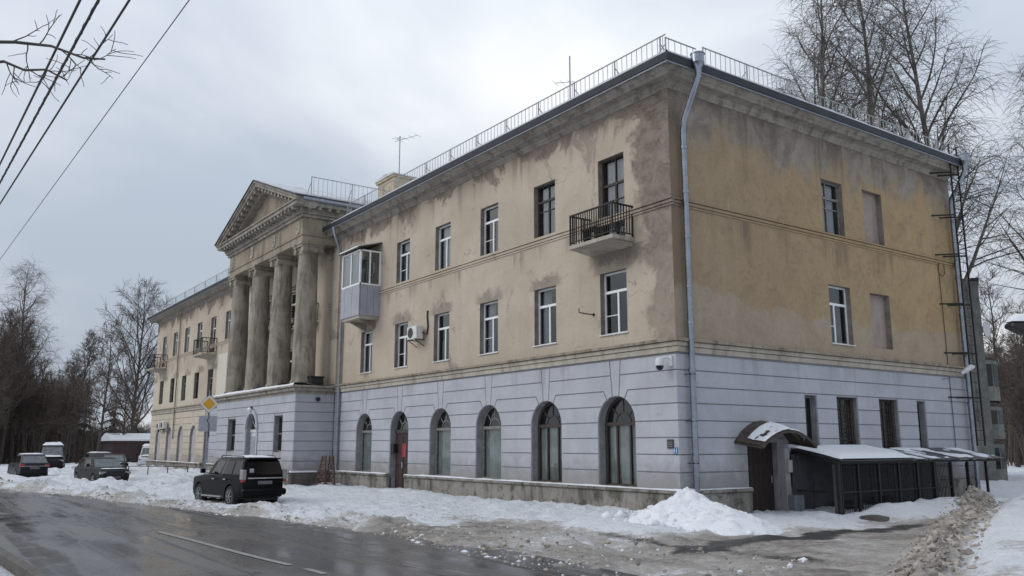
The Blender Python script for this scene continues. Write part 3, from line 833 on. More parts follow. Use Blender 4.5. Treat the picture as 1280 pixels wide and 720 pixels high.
# --- openings
hole3 = [(AX[0] - WW, AX[0] + WW, 7.95, 10.60, 0)] + [(x - WW, x + WW, 8.80, 10.60, 0) for x in AX[1:5]] + [(AX[5] - .6, AX[5] + .6, 8.1, 10.4, 0)]
hole2 = [(x - WW, x + WW, 5.15, 7.02, 0) for x in AX]
lh3 = [(x - WW, x + WW, (8.2 if k in (0, 4) else 8.8), 10.65, 0) for k, x in enumerate(LX)]
lh2 = [(x - WW, x + WW, 5.2, 7.05, 0) for x in LX[:5]]
ph3 = [(x - .6, x + .6, 8.2, 10.2, 0) for x in PXC]
ph2 = [(x - .6, x + .6, 5.1, 7.05, 0) for x in PXC]
upper = hole3 + hole2 + lh3 + lh2 + ph3 + ph2
wall(front, 'plaster_wall', 'front_plaster', XL, 0, ZB1, ZW, upper, 0, 'reveal_tan', .32)
AR = .785
arch = [(x - AR, x + AR, (.0 if k == 4 else ZP), 2.53 + AR, 1) for k, x in enumerate(AX)]
larch = [(x - AR, x + AR, (.0 if k == 4 else ZP), 2.53 + AR, 1) for k, x in enumerate(LX)]
larch[4] = (LX[4] - .6, LX[4] + .6, 0., 3.35, 0)
wall(front, 'ground_floor_wall', 'groove_grey', XL, 0, 0., ZB1, arch + larch, -.03, 'reveal_grey', .42)
rustic_arcade(front, AX, -21.75, 0.)
rustic_arcade(front, [LX[k] for k in (0, 1, 2, 3)], XL, LX[4] - .62)
rustic_flat(front, LX[4] + .62, -36.0, [])
rustic_flat(front, -22.38, -21.75, [])
# --- side facade
s3 = [(7.03, 8.18, 8.74, 10.57, 0), (9.35, 10.5, 8.74, 10.6, 0)]
s2 = [(7.05, 8.22, 5.12, 7.02, 0), (9.34, 10.5, 5.12, 6.98, 0)]
sg = [(5.47, 6.05, 1.55, 3.42, 0), (7.09, 8.18, 1.55, 3.42, 0), (9.42, 10.5, 1.55, 3.42, 0), (11.70, 12.2, 1.55, 3.42, 0)]
sdoor = (2.72, 4.06, -.25, 2.0, 0)
wall(side, 'plaster_wall', 'side_plaster', 0, YB, ZB1, ZW, s3 + s2, 0, 'reveal_tan', .34)
wall(side, 'ground_floor_wall', 'groove_grey', 0, YB, -.3, ZB1, sg + [sdoor], -.035, 'reveal_grey', .30)
rustic_flat(side, 0, YB, sg + [sdoor])
# --- closing walls, end and back
b = MB(); b.quad((XL, 0, -.3), (XL, YB, -.3), (XL, YB, ZW), (XL, 0, ZW)); b.build('end_wall', 'front_plaster', bld, fixn=False)
b = MB(); b.quad((XL, YB, -.3), (0, YB, -.3), (0, YB, ZW), (XL, YB, ZW)); b.build('rear_wall', 'front_plaster', bld, fixn=False)
b = MB()
b.quad((XL + .5, 2.6, 0), (-2.6, 2.6, 0), (-2.6, 2.6, 12), (XL + .5, 2.6, 12)); b.quad((-2.6, 2.6, 0), (-2.6, YB - .4, 0), (-2.6, YB - .4, 12), (-2.6, 2.6, 12))
for zf in (.35, 4.6, 8.05, 11.9): b.quad((XL + .4, .4, zf), (-.4, .4, zf), (-.4, YB - .4, zf), (XL + .4, YB - .4, zf))
b.build('interior_wall', 'interior', bld, fixn=False)

# --- plinth
def plinth(F, segs, z0=-.4):
    for a, c in segs:
        b = MB(); F.box(b, a, c, z0, ZP - .10, -.1, .14); b.build('plinth', 'plinth_concrete', bld, bevel=.02)
        b = MB(); F.box(b, a - .0, c + .0, ZP - .10, ZP - .005, -.1, .20); b.build('plinth_ledge', 'plinth_concrete', bld, bevel=.025)
        b = MB(); n = max(2, int((c - a) / .22)); vs_ = []
        for i in range(n + 1):
            u = a + .02 + (c - a - .04) * i / n; hgt = .015 + .075 * max(0., float(fbm(np.array([u]), np.array([a]), 1.1, 3, 61)[0]) - .36)
            vs_ += [F.P(u, ZP - .004, .0), F.P(u, ZP + hgt * 1.3, .02), F.P(u, ZP + hgt, .14), F.P(u, ZP - .004, .195)]
        b.add(vs_, [(i * 4 + k, (i + 1) * 4 + k, (i + 1) * 4 + k + 1, i * 4 + k + 1) for i in range(n) for k in range(3)], True)
        b.build('snow_strip', 'snow', bld, fixn=False)
plinth(front, [(AX[4] + AR, .14), (-22.38, AX[4] - AR), (LX[4] + .62, -35.0), (XL, LX[4] - .62)])
plinth(side, [(.0, 2.68)])
b = MB(); side.box(b, 4.1, YB, -.4, ZP, -.1, .12); b.build('plinth', 'plinth_concrete', bld, bevel=.02)

# --- bands (string courses)
def band(F, a, c, rows, mat, name):
    b = MB()
    for v0, v1, dd in rows: F.box(b, a, c, v0, v1, -.05, dd)
    return b.build(name, mat, bld, bevel=.008)
for F, a, c in ((front, XL, .0), (side, .0, YB)):
    e = .0
    band(F, a, c + (.10 if F is front else 0), [(4.40, 4.55, .05), (4.56, 4.68, .085)], 'band_cream', 'lower_band')
    band(F, a, c + (.16 if F is front else 0), [(4.69, 4.775, .15)], 'belt_stucco', 'lower_band_cap')
    band(F, a, c + (.10 if F is front else 0), [(8.50, 8.555, .03), (8.575, 8.66, .05), (8.675, 8.72, .085)], 'front_plaster' if F is front else 'side_plaster', 'upper_belt')

# --- cornice all round
def sweep(profile, name, mat, closed_pts, smooth=False):
    """profile: (outward, z) list ; closed_pts: rectangle corners"""
    b = MB(); x0, x1, y0, y1 = closed_pts; n = len(profile); vs_ = []
    for sx, sy, cx_, cy_ in ((1, -1, x1, y0), (1, .06, x1, y1), (-1, .06, x0, y1), (-1, -1, x0, y0)):
        for o_, z in profile: vs_.append((cx_ + sx * o_, cy_ + sy * o_, z))
    if True: b.add([vs_[n + k] for k in range(n)], [tuple(range(n))])
    fs = [(c * n + k, ((c + 1) % 4) * n + k, ((c + 1) % 4) * n + k + 1, c * n + k + 1) for c in range(4) for k in range(n - 1)]
    b.add(vs_, fs); return b.build(name, mat, bld, fixn=False)
RECT = (XL, 0, 0, YB)
sweep([(0., 11.95), (.03, 11.95), (.03, 11.99), (.06, 12.01), (.06, 12.05), (.10, 12.075), (.13, 12.11), (.13, 12.15),
       (.36, 12.19), (.36, 12.14), (.45, 12.14), (.45, 12.23), (.52, 12.26), (.60, 12.32), (.64, 12.37), (0., 12.40)], 'cornice', 'cornice_stucco', RECT)
sweep([(.63, 12.345), (.72, 12.285), (.745, 12.29), (.745, 12.335)], 'gutter_bracket_strip', 'dull_pipe', RECT)
sweep([(.45, 12.41), (.655, 12.385), (.67, 12.335), (.775, 12.34), (.80, 12.545), (.74, 12.565), (.68, 12.50), (.4, 12.57)], 'gutter', 'roof_metal', RECT)
# hip roof with thin snow
ov = .68; RZ0 = 12.53; PITCH = .255; HW = (YB + ov + .05) / 2; YM = (YB + .05 - ov) / 2; RZ1 = RZ0 + HW * PITCH
def hip(name, mat, dz, o_):
    b = MB()
    A = (XL - o_, -o_, RZ0 + dz); B_ = (o_, -o_, RZ0 + dz); C_ = (o_, YB + .05, RZ0 + dz); D_ = (XL - o_, YB + .05, RZ0 + dz)
    E_ = (XL - o_ + HW, YM, RZ1 + dz); G_ = (o_ - HW, YM, RZ1 + dz)
    b.quad(A, B_, G_, E_); b.quad(B_, C_, G_); b.quad(C_, D_, E_, G_); b.quad(D_, A, E_)
    return b.build(name, mat, bld, fixn=False)
roof = hip('roof', 'roof_metal', 0, ov)
b = MB(); nE = 300
# snow blanket lip along the two visible eaves
def lip(p0, p1, outd, seed, th=.10):
    b = MB(); p0 = Vector(p0); p1 = Vector(p1); n = int((p1 - p0).length / .3); vs_ = []
    o_ = Vector(outd)
    for i in range(n + 1):
        p = p0.lerp(p1, i / n); h = th * (.55 + 1.0 * float(fbm(np.array([p.x + p.y * 3.1]), np.array([seed * 7.]), .55, 4, seed)[0]))
        j = .04 * (float(fbm(np.array([p.x - p.y]), np.array([3.]), 1.4, 3, seed + 5)[0]) - .5)
        vs_ += [tuple(p + o_ * (.03 + j)), tuple(p + o_ * (.05 + j) + Vector((0, 0, h * .6))), tuple(p + o_ * (-.06 + j) + Vector((0, 0, h))), (min(p.x, .69 - 1.4) if o_.y else p.x - 1.4, max(p.y, -.69 + 1.4) if o_.x else p.y + 1.4, p.z + h * .8 + 1.4 * PITCH)]
    b.add(vs_, [(i * 4 + k, (i + 1) * 4 + k, (i + 1) * 4 + k + 1, i * 4 + k + 1) for i in range(n) for k in range(3)], True)
    return b.build('roof_snow', 'snow', bld, fixn=False)
lip((-21.9, -.71, 12.555), (.71, -.71, 12.555), (0, -1, 0), 3)
lip((XL - .71, -.71, 12.555), (-35.2, -.71, 12.555), (0, -1, 0), 4)
lip((.71, -.71, 12.555), (.71, YB + .04, 12.555), (1, 0, 0), 6)
hip('roof_snow', 'snow', .035, ov - .15)

# --- windows
wcount = [0]
def window(F, u0, u1, v0, v1, kind, d=-.21, curtain=None, sill=True):
    """kind: pvc / wood / blue ; frame mesh with panes, sill and curtain as sub-parts"""
    mat = {'pvc': 'white_pvc', 'wood': 'old_wood', 'blue': 'grey_wood'}[kind]
    fw = .052 if kind == 'pvc' else .05
    b = MB(); dz0, dz1 = d - .035, d + .035
    F.box(b, u0, u0 + fw, v0, v1, dz0, dz1); F.box(b, u1 - fw, u1, v0, v1, dz0, dz1)
    F.box(b, u0 + fw, u1 - fw, v0, v0 + fw, dz0, dz1); F.box(b, u0 + fw, u1 - fw, v1 - fw, v1, dz0, dz1)
    vt = v1 - (v1 - v0) * .31
    F.box(b, u0 + fw, u1 - fw, vt - fw * .75, vt + fw * .75, dz0 - .002, dz1 + .004)
    um = u0 + (u1 - u0) * (.52 if F is not side else .40)
    F.box(b, um - fw * .6, um + fw * .6, v0 + fw, vt - fw * .6, dz0 - .001, dz1 + .002)
    if kind != 'pvc':
        F.box(b, um - .02, um + .02, vt + fw * .6, v1 - fw, dz0, dz1)
        vq = v0 + (vt - v0) * .72
        F.box(b, u0 + fw, um - fw * .6, vq - .015, vq + .015, dz0, dz1 - .01); F.box(b, um + fw * .6, u1 - fw, vq - .015, vq + .015, dz0, dz1 - .01)
    elif wcount[0] % 2 == 0:
        vq = v0 + (vt - v0) * .45
        F.box(b, u0 + fw, um - fw * .6, vq - .012, vq + .012, dz0 + .02, dz1 - .02)
    wcount[0] += 1
    win = b.build('window', mat, bld)
    g = 'window_glass'
    for (a, c, e, f) in ((u0 + fw, u1 - fw, vt, v1 - fw), (u0 + fw, um, v0 + fw, vt), (um, u1 - fw, v0 + fw, vt)):
        p = MB(); t_ = rnd.uniform(-.006, .006)
        p.quad(F.P(a, e, d + t_), F.P(c, e, d), F.P(c, f, d - t_), F.P(a, f, d)); p.build('pane', g, win, fixn=False)
    if sill:
        s_ = MB(); F.box(s_, u0 - .04, u1 + .04, v0 - .035, v0 - .005, d, .05); s_.build('sill', 'white_paint' if kind == 'pvc' else 'grey_wood', win)
    if curtain:
        a, c = (u0 + .05, u1 - .05) if curtain == 'full' else ((u0 + .05, um - .1) if curtain == 'left' else (um + .02, u1 - .05))
        k = MB(); n = 26; vs_ = []
        top = v1 - .1; bot = v0 + .1
        for i in range(n + 1):
            u = a + (c - a) * i / n; dd = d - .14 + .025 * math.sin(i * 1.7) + .01 * math.sin(i * 3.1)
            vs_ += [F.P(u, bot, dd), F.P(u, top, dd)]
        k.add(vs_, [(2 * i, 2 * i + 2, 2 * i + 3, 2 * i + 1) for i in range(n)], True); k.build('curtain', rnd.choice(['curtain', 'curtain', 'curtain_beige', 'curtain_blue']), win, fixn=False)
    return win
window(front, *hole3[0][:4], 'wood', curtain='full', sill=False)
window(front, *hole3[1][:4], 'wood', curtain='full', sill=False)
for h, c in zip(hole3[2:5], ('right', 'full', 'full')): window(front, *h[:4], 'pvc', curtain=c, sill=False)
window(front, *hole3[5][:4], 'pvc', sill=False)
for h, c in zip(hole2, (None, 'left', 'left', 'right', None, 'left')): window(front, *h[:4], 'pvc', curtain=c)
for k, h in enumerate(lh3): window(front, *h[:4], 'pvc', curtain='right' if k % 2 == 0 else None, sill=False)
for k, h in enumerate(lh2): window(front, *h[:4], 'wood' if k % 2 else 'blue', sill=False)
for h in ph3 + ph2: window(front, *h[:4], 'pvc', sill=False)
window(side, *s3[0][:4], 'blue', curtain='full', sill=False)
window(side, *s2[0][:4], 'pvc', sill=True)
for h in (s3[1], s2[1]):
    b = MB(); side.box(b, h[0], h[1], h[2], h[3], -.40, -.20); b.build('blocked_window', 'blank_infill', bld)
# narrow ground-floor openings and barred windows on the side
for i, h in enumerate(sg):
    b = MB()
    if i in (0, 3):
        side.box(b, h[0], h[1], h[2], h[3], -.36, -.22); o = b.build('narrow_window', 'grey_wood', bld)
        p = MB(); side.box(p, h[0] + .06, h[1] - .06, h[2] + .08, h[3] - .08, -.215, -.205); p.build('pane', 'car_glass', o)
    else:
        for a, c, e, f in ((h[0], h[0] + .07, h[2], h[3]), (h[1] - .07, h[1], h[2], h[3]), (h[0] + .07, h[1] - .07, h[3] - .07, h[3]), (h[0] + .07, h[1] - .07, h[2], h[2] + .07)):
            side.box(b, a, c, e, f, -.30, -.2)
        side.box(b, h[0] + .52, h[0] + .58, h[2] + .07, h[3] - .07, -.28, -.22)
        o = b.build('barred_window', 'old_wood', bld)
        p = MB(); p.quad(*[side.P(u, v, -.25) for u, v in ((h[0], h[2]), (h[1], h[2]), (h[1], h[3]), (h[0], h[3]))]); p.build('pane', 'dim_glass', o, fixn=False)
        g = MB()
        for k in range(8):
            u = h[0] + .08 + k * .134
            side.tube(g, [(u, h[2] + .02, -.12), (u, h[3] - .02, -.12)], .009, 5)
            if k < 7:
                for v in np.arange(h[2] + .1, h[3] - .1, .24):
                    side.tube(g, [(u, v, -.12), (u + .067, v + .09, -.10), (u + .134, v, -.12), (u + .067, v - .09, -.10), (u, v, -.12)], .008, 4)
        g.build('grille', 'brown_metal', o, fixn=False)

# --- arched ground-floor windows of the right wing
def arched_window(F, c, v0, kind, d=-.30):
    r_ = AR - .015; zs_ = 2.53; fw = .075
    b = MB()
    out = [(c + r_, v0)] + arch_pts(c, r_, zs_, 18) + [(c - r_, v0)]
    inn = [(c + r_ - fw, v0 + fw)] + arch_pts(c, r_ - fw, zs_, 18) + [(c - r_ + fw, v0 + fw)]
    n = len(out)
    for i in range(n - 1):
        F.prism(b, [out[i], out[i + 1], inn[i + 1], inn[i]], d - .04, d + .04)
    F.box(b, c - r_ + fw, c + r_ - fw, v0, v0 + fw, d - .04, d + .04)
    F.box(b, c - r_ + fw * .8, c + r_ - fw * .8, zs_ - .05, zs_ + .05, d - .042, d + .055)
    if kind != 'plain':
        for uu in (-.28, .28): F.box(b, c + uu - .03, c + uu + .03, v0 + fw, zs_ - .05, d - .03, d + .03)
    # fanlight bars
    A = arch_pts(c, .33, zs_, 10)
    for p, q in zip(A[:-1], A[1:]): b.bar(F.P(*p, d), F.P(*q, d), .035)
    for a in (.25, .5, .75):
        th = math.pi * a
        b.bar(F.P(c + .33 * math.cos(th), zs_ + .33 * math.sin(th), d), F.P(c + (r_ - fw) * math.cos(th), zs_ + (r_ - fw) * math.sin(th), d), .035)
    win = b.build('arched_window', 'grey_wood' if kind == 'plain' else 'old_wood', bld)
    p = MB(); p.quad(*[F.P(u, v, d) for u, v in arch_pts(c, r_ - fw * .5, zs_, 18)]); p.build('fanlight_pane', 'dim_glass', win, fixn=False)
    p = MB(); p.quad(*[F.P(u, v, d - .01) for u, v in ((c - r_ + .03, v0 + .03), (c + r_ - .03, v0 + .03), (c + r_ - .03, zs_), (c - r_ + .03, zs_))]); p.build('pane', 'clear_glass', win, fixn=False)
    k = MB(); n = 34; vs_ = []
    for i in range(n + 1):
        u = c - r_ + .06 + (2 * r_ - .12) * i / n; dd = d - .07 + .022 * math.sin(i * 1.25 + c)
        vs_ += [F.P(u, v0 + .05, dd), F.P(u, zs_ + .05, dd)]
    k.add(vs_, [(2 * i, 2 * i + 2, 2 * i + 3, 2 * i + 1) for i in range(n)], True); k.build('blind', 'blind_grey', win, fixn=False)
    s_ = MB(); F.box(s_, c - AR, c + AR, v0 - .03, v0 + .03, -.42, -.02); s_.build('sill', 'plinth_concrete', win)
    return win
simple('blank_pale', (.40, .36, .36, 1), .9, var=.15, scale=2)
simple('blind_grey', (.33, .345, .335, 1), .9, var=.2, scale=2)
for k in (0, 1, 2, 3, 5): arched_window(front, AX[k], ZP, 'glass' if k in (0, 1) else 'plain')
for k in (0, 1, 2, 3):
    # bricked-up arches of the far wing
    b = MB(); front.prism(b, [(LX[k] + AR, ZP)] + arch_pts(LX[k], AR, 2.53, 14) + [(LX[k] - AR, ZP)], -.4, -.16)
    b.build('blocked_arch', 'blank_pale', bld)

# --- maroon door in the fifth arch
c = AX[4]; b = MB()
front.box(b, c - AR + .06, c + AR - .06, .0, 2.42, -.34, -.26); dr = b.build('front_door', 'door_maroon', bld)
for u0, u1 in ((c - .62, c - .06), (c + .06, c + .62)):
    for v0, v1 in ((.2, 1.0), (1.15, 2.3)):
        p = MB(); front.box(p, u0, u1, v0, v1, -.26, -.235); p.build('door_panel', 'door_maroon', dr, bevel=.012)
p = MB(); front.box(p, c - AR + .02, c + AR - .02, 2.42, 2.56, -.36, -.22); p.build('transom', 'old_wood', dr)
p = MB(); p.quad(*[front.P(u, v, -.3) for u, v in arch_pts(c, AR - .03, 2.53, 16)]); p.build('fanlight_pane', 'dim_glass', dr, fixn=False)
p = MB(); A = arch_pts(c, .34, 2.53, 10)
for q0, q1 in zip(A[:-1], A[1:]): p.bar(front.P(*q0, -.29), front.P(*q1, -.29), .04)
for a in (.25, .5, .75): p.bar(front.P(c + .34 * math.cos(math.pi * a), 2.53 + .34 * math.sin(math.pi * a), -.29), front.P(c + .76 * math.cos(math.pi * a), 2.53 + .76 * math.sin(math.pi * a), -.29), .04)
p.build('fanlight_bars', 'grey_wood', dr)
p = MB(); p.tube([front.P(c - .05, 1.0, -.20), front.P(c - .05, 1.25, -.20)], .018, 8); p.build('handle', 'chrome', dr)
b = MB(); front.box(b, c - .10, c + .22, 1.45, 2.0, -.232, -.222); tag(b.build('notice', 'paper_red'), 'red paper notice stuck on the maroon arched door', 'notice')
o = MB(); front.box(o, c - AR + .0, c - AR + .24, 1.62, 1.98, -.22, -.05)
tag(o.build('letter_box', 'black_plastic', bevel=.01), 'small black letter box beside the maroon door', 'letter box')
# steps inside the doorway
b = MB(); front.box(b, c - AR + .01, c + AR - .01, -.3, .02, -.42, .12); b.build('door_step', 'plinth_concrete', bld)
# --- blue door of the far wing
c = LX[4]; b = MB(); front.box(b, c - .56, c + .56, 0, 2.45, -.32, -.25); dr = b.build('side_door', 'door_blue', bld)
p = MB(); front.box(p, c - .56, c + .56, 2.5, 3.3, -.30, -.27); p.build('transom_pane', 'car_glass', dr)
for u0, u1 in ((c - .48, c - .04), (c + .04, c + .48)):
    p = MB(); front.box(p, u0, u1, .25, 2.2, -.25, -.228); p.build('door_panel', 'door_blue', dr, bevel=.01)

# ================================================================== PORTICO
PX0, PX1, PY = -34.6, -22.4, -1.95
PHOLES = [(-25.1, -23.95, 1.6, 3.35, 0), (-32.4, -31.05, 1.6, 3.35, 0)]
DC, DR, DZS = -28.4, .80, 2.75
wall(pfront, 'ground_floor_wall', 'groove_grey', PX0, PX1, 0, 4.30, PHOLES + [(DC - DR, DC + DR, 0, DZS + DR, 1)], -.035, 'reveal_grey', .35)
b = MB(); pright.box(b, -1.9, 0, 0, 4.3, -.3, -.035); b.build('ground_floor_wall', 'groove_grey', bld)
b = MB(); pleft.box(b, -1.9, 0, 0, 4.3, -.3, -.035); b.build('ground_floor_wall', 'groove_grey', bld)
rustic_flat(pright, -1.95, 0, [])
rustic_flat(pleft, -1.95, 0, [])
def flat_arch(F, u0, u1, holes, c, r_, zs_):
    for z0, z1 in zip(COURSES[:-1], COURSES[1:]):
        for sgn, e0 in ((-1, u0), (1, u1)):
            ro = r_ + .26
            off = lambda z: ro if z <= zs_ else math.sqrt(max(0, ro * ro - (z - zs_) ** 2))
            zz_ = np.linspace(z0, min(z1, zs_ + ro), 5) if z1 > zs_ else [z0, z1]
            inner = [(c + sgn * off(z), z) for z in zz_] if z0 < zs_ + ro else [(c, z0), (c, z1)]
            if z1 > zs_ + ro and z0 < zs_ + ro: inner += [(c, z1)]
            cuts = [h for h in holes if h[2] < z1 - .05 and h[3] > z0 + .05 and (h[0] - c) * sgn > 0]
            if cuts:
                h = cuts[0]; n0, n1 = (h[0], h[1]) if sgn > 0 else (h[1], h[0])
                panel(F, inner[::-1] + [(n0, z0), (n0, z1)])
                panel(F, [(n1, z0), (e0, z0), (e0, z1), (n1, z1)])
            else: panel(F, inner[::-1] + [(e0, z0), (e0, z1)])
flat_arch(pfront, PX0, PX1, PHOLES, DC, DR, DZS)
# archivolt round the door
b = MB(); A = arch_pts(DC, DR + .22, DZS, 20); B_ = arch_pts(DC, DR + .02, DZS, 20)
for i in range(20): pfront.prism(b, [A[i], A[i + 1], B_[i + 1], B_[i]], -.03, .07)
for sgn in (-1, 1):
    u = sorted((DC + sgn * (DR + .02), DC + sgn * (DR + .22))); pfront.box(b, u[0], u[1], ZP, DZS, -.03, .04)
b.build('archivolt', 'grey_paint', bld)
b = MB(); pfront.box(b, DC - DR, DC + DR, 0.2, 2.6, -.32, -.25); dr = b.build('main_door', 'white_paint', bld)
for u0, u1 in ((DC - .7, DC - .06), (DC + .06, DC + .7)):
    for v0, v1 in ((.4, 1.3), (1.45, 2.4)):
        p = MB(); pfront.box(p, u0, u1, v0, v1, -.25, -.225); p.build('door_panel', 'panel_grey', dr, bevel=.012)
p = MB(); pfront.box(p, DC - DR, DC + DR, 2.6, 2.74, -.34, -.2); p.build('transom', 'white_paint', dr)
p = MB(); p.quad(*[pfront.P(u, v, -.28) for u, v in arch_pts(DC, DR - .02, DZS, 16)]); p.build('fanlight_pane', 'dim_glass', dr, fixn=False)
p = MB()
for a in (.2, .4, .6, .8): p.bar(pfront.P(DC, DZS, -.27), pfront.P(DC + .78 * math.cos(math.pi * a), DZS + .78 * math.sin(math.pi * a), -.27), .035)
p.build('fanlight_bars', 'white_paint', dr)
for h in PHOLES:
    b = MB(); pfront.box(b, h[0], h[1], h[2], h[3], -.40, -.24); o = b.build('narrow_window', 'grey_wood', bld)
    for e0, e1 in ((h[2] + .08, h[2] + .85), (h[2] + .92, h[3] - .08)):
        p = MB(); pfront.box(p, h[0] + .08, h[1] - .08, e0, e1, -.238, -.228); p.build('pane', 'car_glass', o)
# plinth of the portico, its ledge stepping out at the corner
for a, c in ((PX0, DC - DR - .25), (DC + DR + .25, PX1 + .0)):
    b = MB(); pfront.box(b, a, c, -.3, ZP - .1, -.1, .14); b.build('plinth', 'plinth_concrete', bld, bevel=.02)
    b = MB(); pfront.box(b, a, c, ZP - .1, ZP - .005, -.1, .2); b.build('plinth_ledge', 'plinth_concrete', bld, bevel=.02)
b = MB(); pright.box(b, -2.09, -.15, -.3, ZP - .06, -.1, .14); b.build('plinth', 'plinth_dark', bld, bevel=.02)
b = MB(); pright.box(b, -2.12, -.8, ZP - .06, ZP + .02, .0, .22); b.build('plinth_snow', 'snow', bld, bevel=.03)
# deck slab and parapet of the porch
b = MB(); b.box(PX0 - .02, PX1 + .02, PY - .02, 0, 4.305, 4.44); b.build('porch_frieze', 'cornice_stucco', bld)
b = MB(); b.box(PX0 - .14, PX1 + .14, PY - .14, 0, 4.445, 4.60); b.box(PX0 - .25, PX1 + .25, PY - .25, 0, 4.605, 4.70); b.build('porch_cornice', 'cornice_stucco', bld, bevel=.015)
b = MB(); n = 60; vs_ = []
for i in range(n + 1):
    x = PX0 - .2 + (PX1 - PX0 + .4) * i / n; h = .05 + .16 * float(fbm(np.array([x]), np.array([0.]), .6, 4, 71)[0])
    vs_ += [(x, PY - .22, 4.702), (x, PY - .18, 4.70 + h * .7), (x, PY + .3, 4.70 + h), (x, PY + .9, 4.72)]
b.add(vs_, [(i * 4 + k, (i + 1) * 4 + k, (i + 1) * 4 + k + 1, i * 4 + k + 1) for i in range(n) for k in range(3)], True)
b.build('porch_snow', 'snow', bld, fixn=False)
# columns
CXS = [-33.75, -30.3, -26.85, -23.45]; CYC = -1.22
ZC0, ZC1 = 4.70, 11.72
def column(x):
    b = MB(); H = ZC1 - ZC0; prof = [(.66, 0), (.66, .16)]
    prof = [(.64, 0.0), (.64, .12), (.60, .14), (.62, .2), (.62, .26), (.57, .3)]
    for i in range(13):
        t_ = i / 12; rr = .565 - .105 * t_ ** 1.6; prof.append((rr, .32 + (H - .32 - .55) * t_))
    prof += [(.50, H - .53), (.50, H - .48), (.46, H - .47)]
    prof += [(.46, H - .36), (.56, H - .26)]
    b.lathe((x, CYC, ZC0), prof, 28)
    c = b.build('column', 'column_stucco', bld, fixn=False)
    k = MB(); k.box(x - .58, x + .58, CYC - .58, CYC + .58, ZC1 - .20, ZC1 - .08); k.box(x - .63, x + .63, CYC - .63, CYC + .63, ZC1 - .08, ZC1 - .002)
    for sy in (-1, 1):
        for sx in (-1, 1):
            k.lathe((x + sx * .46, CYC + sy * .0 - .55, ZC1 - .34), [(.04, 0), (.17, .02), (.17, 1.08), (.04, 1.10)], 14, 'y') if sy < 0 else None
    k.build('capital', 'column_stucco', c)
for x in CXS: column(x)
# pilasters behind, end walls of the loggia
for x0, x1 in ((-24.9, -23.35), (-33.9, -32.9 + .0)):
    b = MB(); front.box(b, x0, x1, 4.8, 11.8, -.02, .24); b.build('pilaster', 'front_plaster', bld, bevel=.01)
for x0, x1 in ((-22.85, -22.2),):
    b = MB(); front.box(b, x0, x1, 4.8, 11.62, -.02, .10); b.build('pilaster', 'front_plaster', bld, bevel=.01)
# entablature block
EX0, EX1, EY = -34.35, -22.85, -1.80
b = MB(); b.box(EX0, EX1, EY, .5, ZC1, 12.05); b.box(EX0 - .05, EX1 + .05, EY - .05, .5, 12.055, 12.12); b.box(EX0, EX1, EY, .5, 12.125, 12.95)
b.build('entablature', 'entab_tan', bld, bevel=.01)
for x in CXS:                                     # wreath reliefs over the columns
    b = MB(); y = EY - .03; pts = []
    for i in range(19):
        a = math.pi * (-.35 + 1.7 * i / 18) - math.pi / 2 + math.pi * .0
        pts.append((x + .22 * math.sin(a + math.pi / 2) , y, 12.52 + .30 * math.cos(a + math.pi / 2)))
    b.tube(pts, [.03 + .025 * math.sin(math.pi * i / 18) for i in range(19)], 6)
    b.bar((x, y, 12.24), (x, y, 12.86), .06); b.bar((x - .16, y, 12.3), (x + .16, y, 12.3), .05); b.bar((x - .1, y, 12.55), (x + .1, y, 12.55), .05)
    for sx in (-1, 1): b.tube([(x + sx * .05, y, 12.3), (x + sx * .16, y, 12.42), (x + sx * .12, y, 12.6), (x + sx * .2, y, 12.76)], .032, 6)
    b.build('relief', 'relief_stone', bld)
# horizontal cornice with modillions
b = MB(); b.box(EX0 - .12, EX1 + .12, EY - .12, .5, 12.955, 13.10); b.box(EX0 - .22, EX1 + .22, EY - .22, .5, 13.105, 13.20)
b.box(EX0 - .62, EX1 + .62, EY - .62, .5, 13.43, 13.60); b.box(EX0 - .70, EX1 + .70, EY - .70, .5, 13.605, 13.68); b.box(EX0 - .2, EX1 + .2, EY - .2, .5, 13.2, 13.43)
b.build('portico_cornice', 'cornice_stucco', bld, bevel=.012)
mod = MB(); mod.box(-.085, .085, -.36, 0, -.14, 0); mod.box(-.10, .10, -.38, 0, -.035, -.0005)
m0 = None
def modillion(x, y, rz):
    global m0
    if m0 is None:
        m0 = mod.build('modillion', 'cornice_stucco', None); m0.data.transform(Matrix.Identity(4)); o = m0
    else:
        o = m0.copy(); col.objects.link(o)
    o.parent = bld; o.location = Vector((x, y, 13.425)) - WORLD0[bld.name]; o.rotation_euler = (0, 0, rz)
n = 24
for i in range(n): modillion(EX0 + .1 + (EX1 - EX0 - .2) * i / (n - 1), EY - .2, 0)
for i in range(4): modillion(EX1 + .2, EY + .15 + i * .48, R(90))
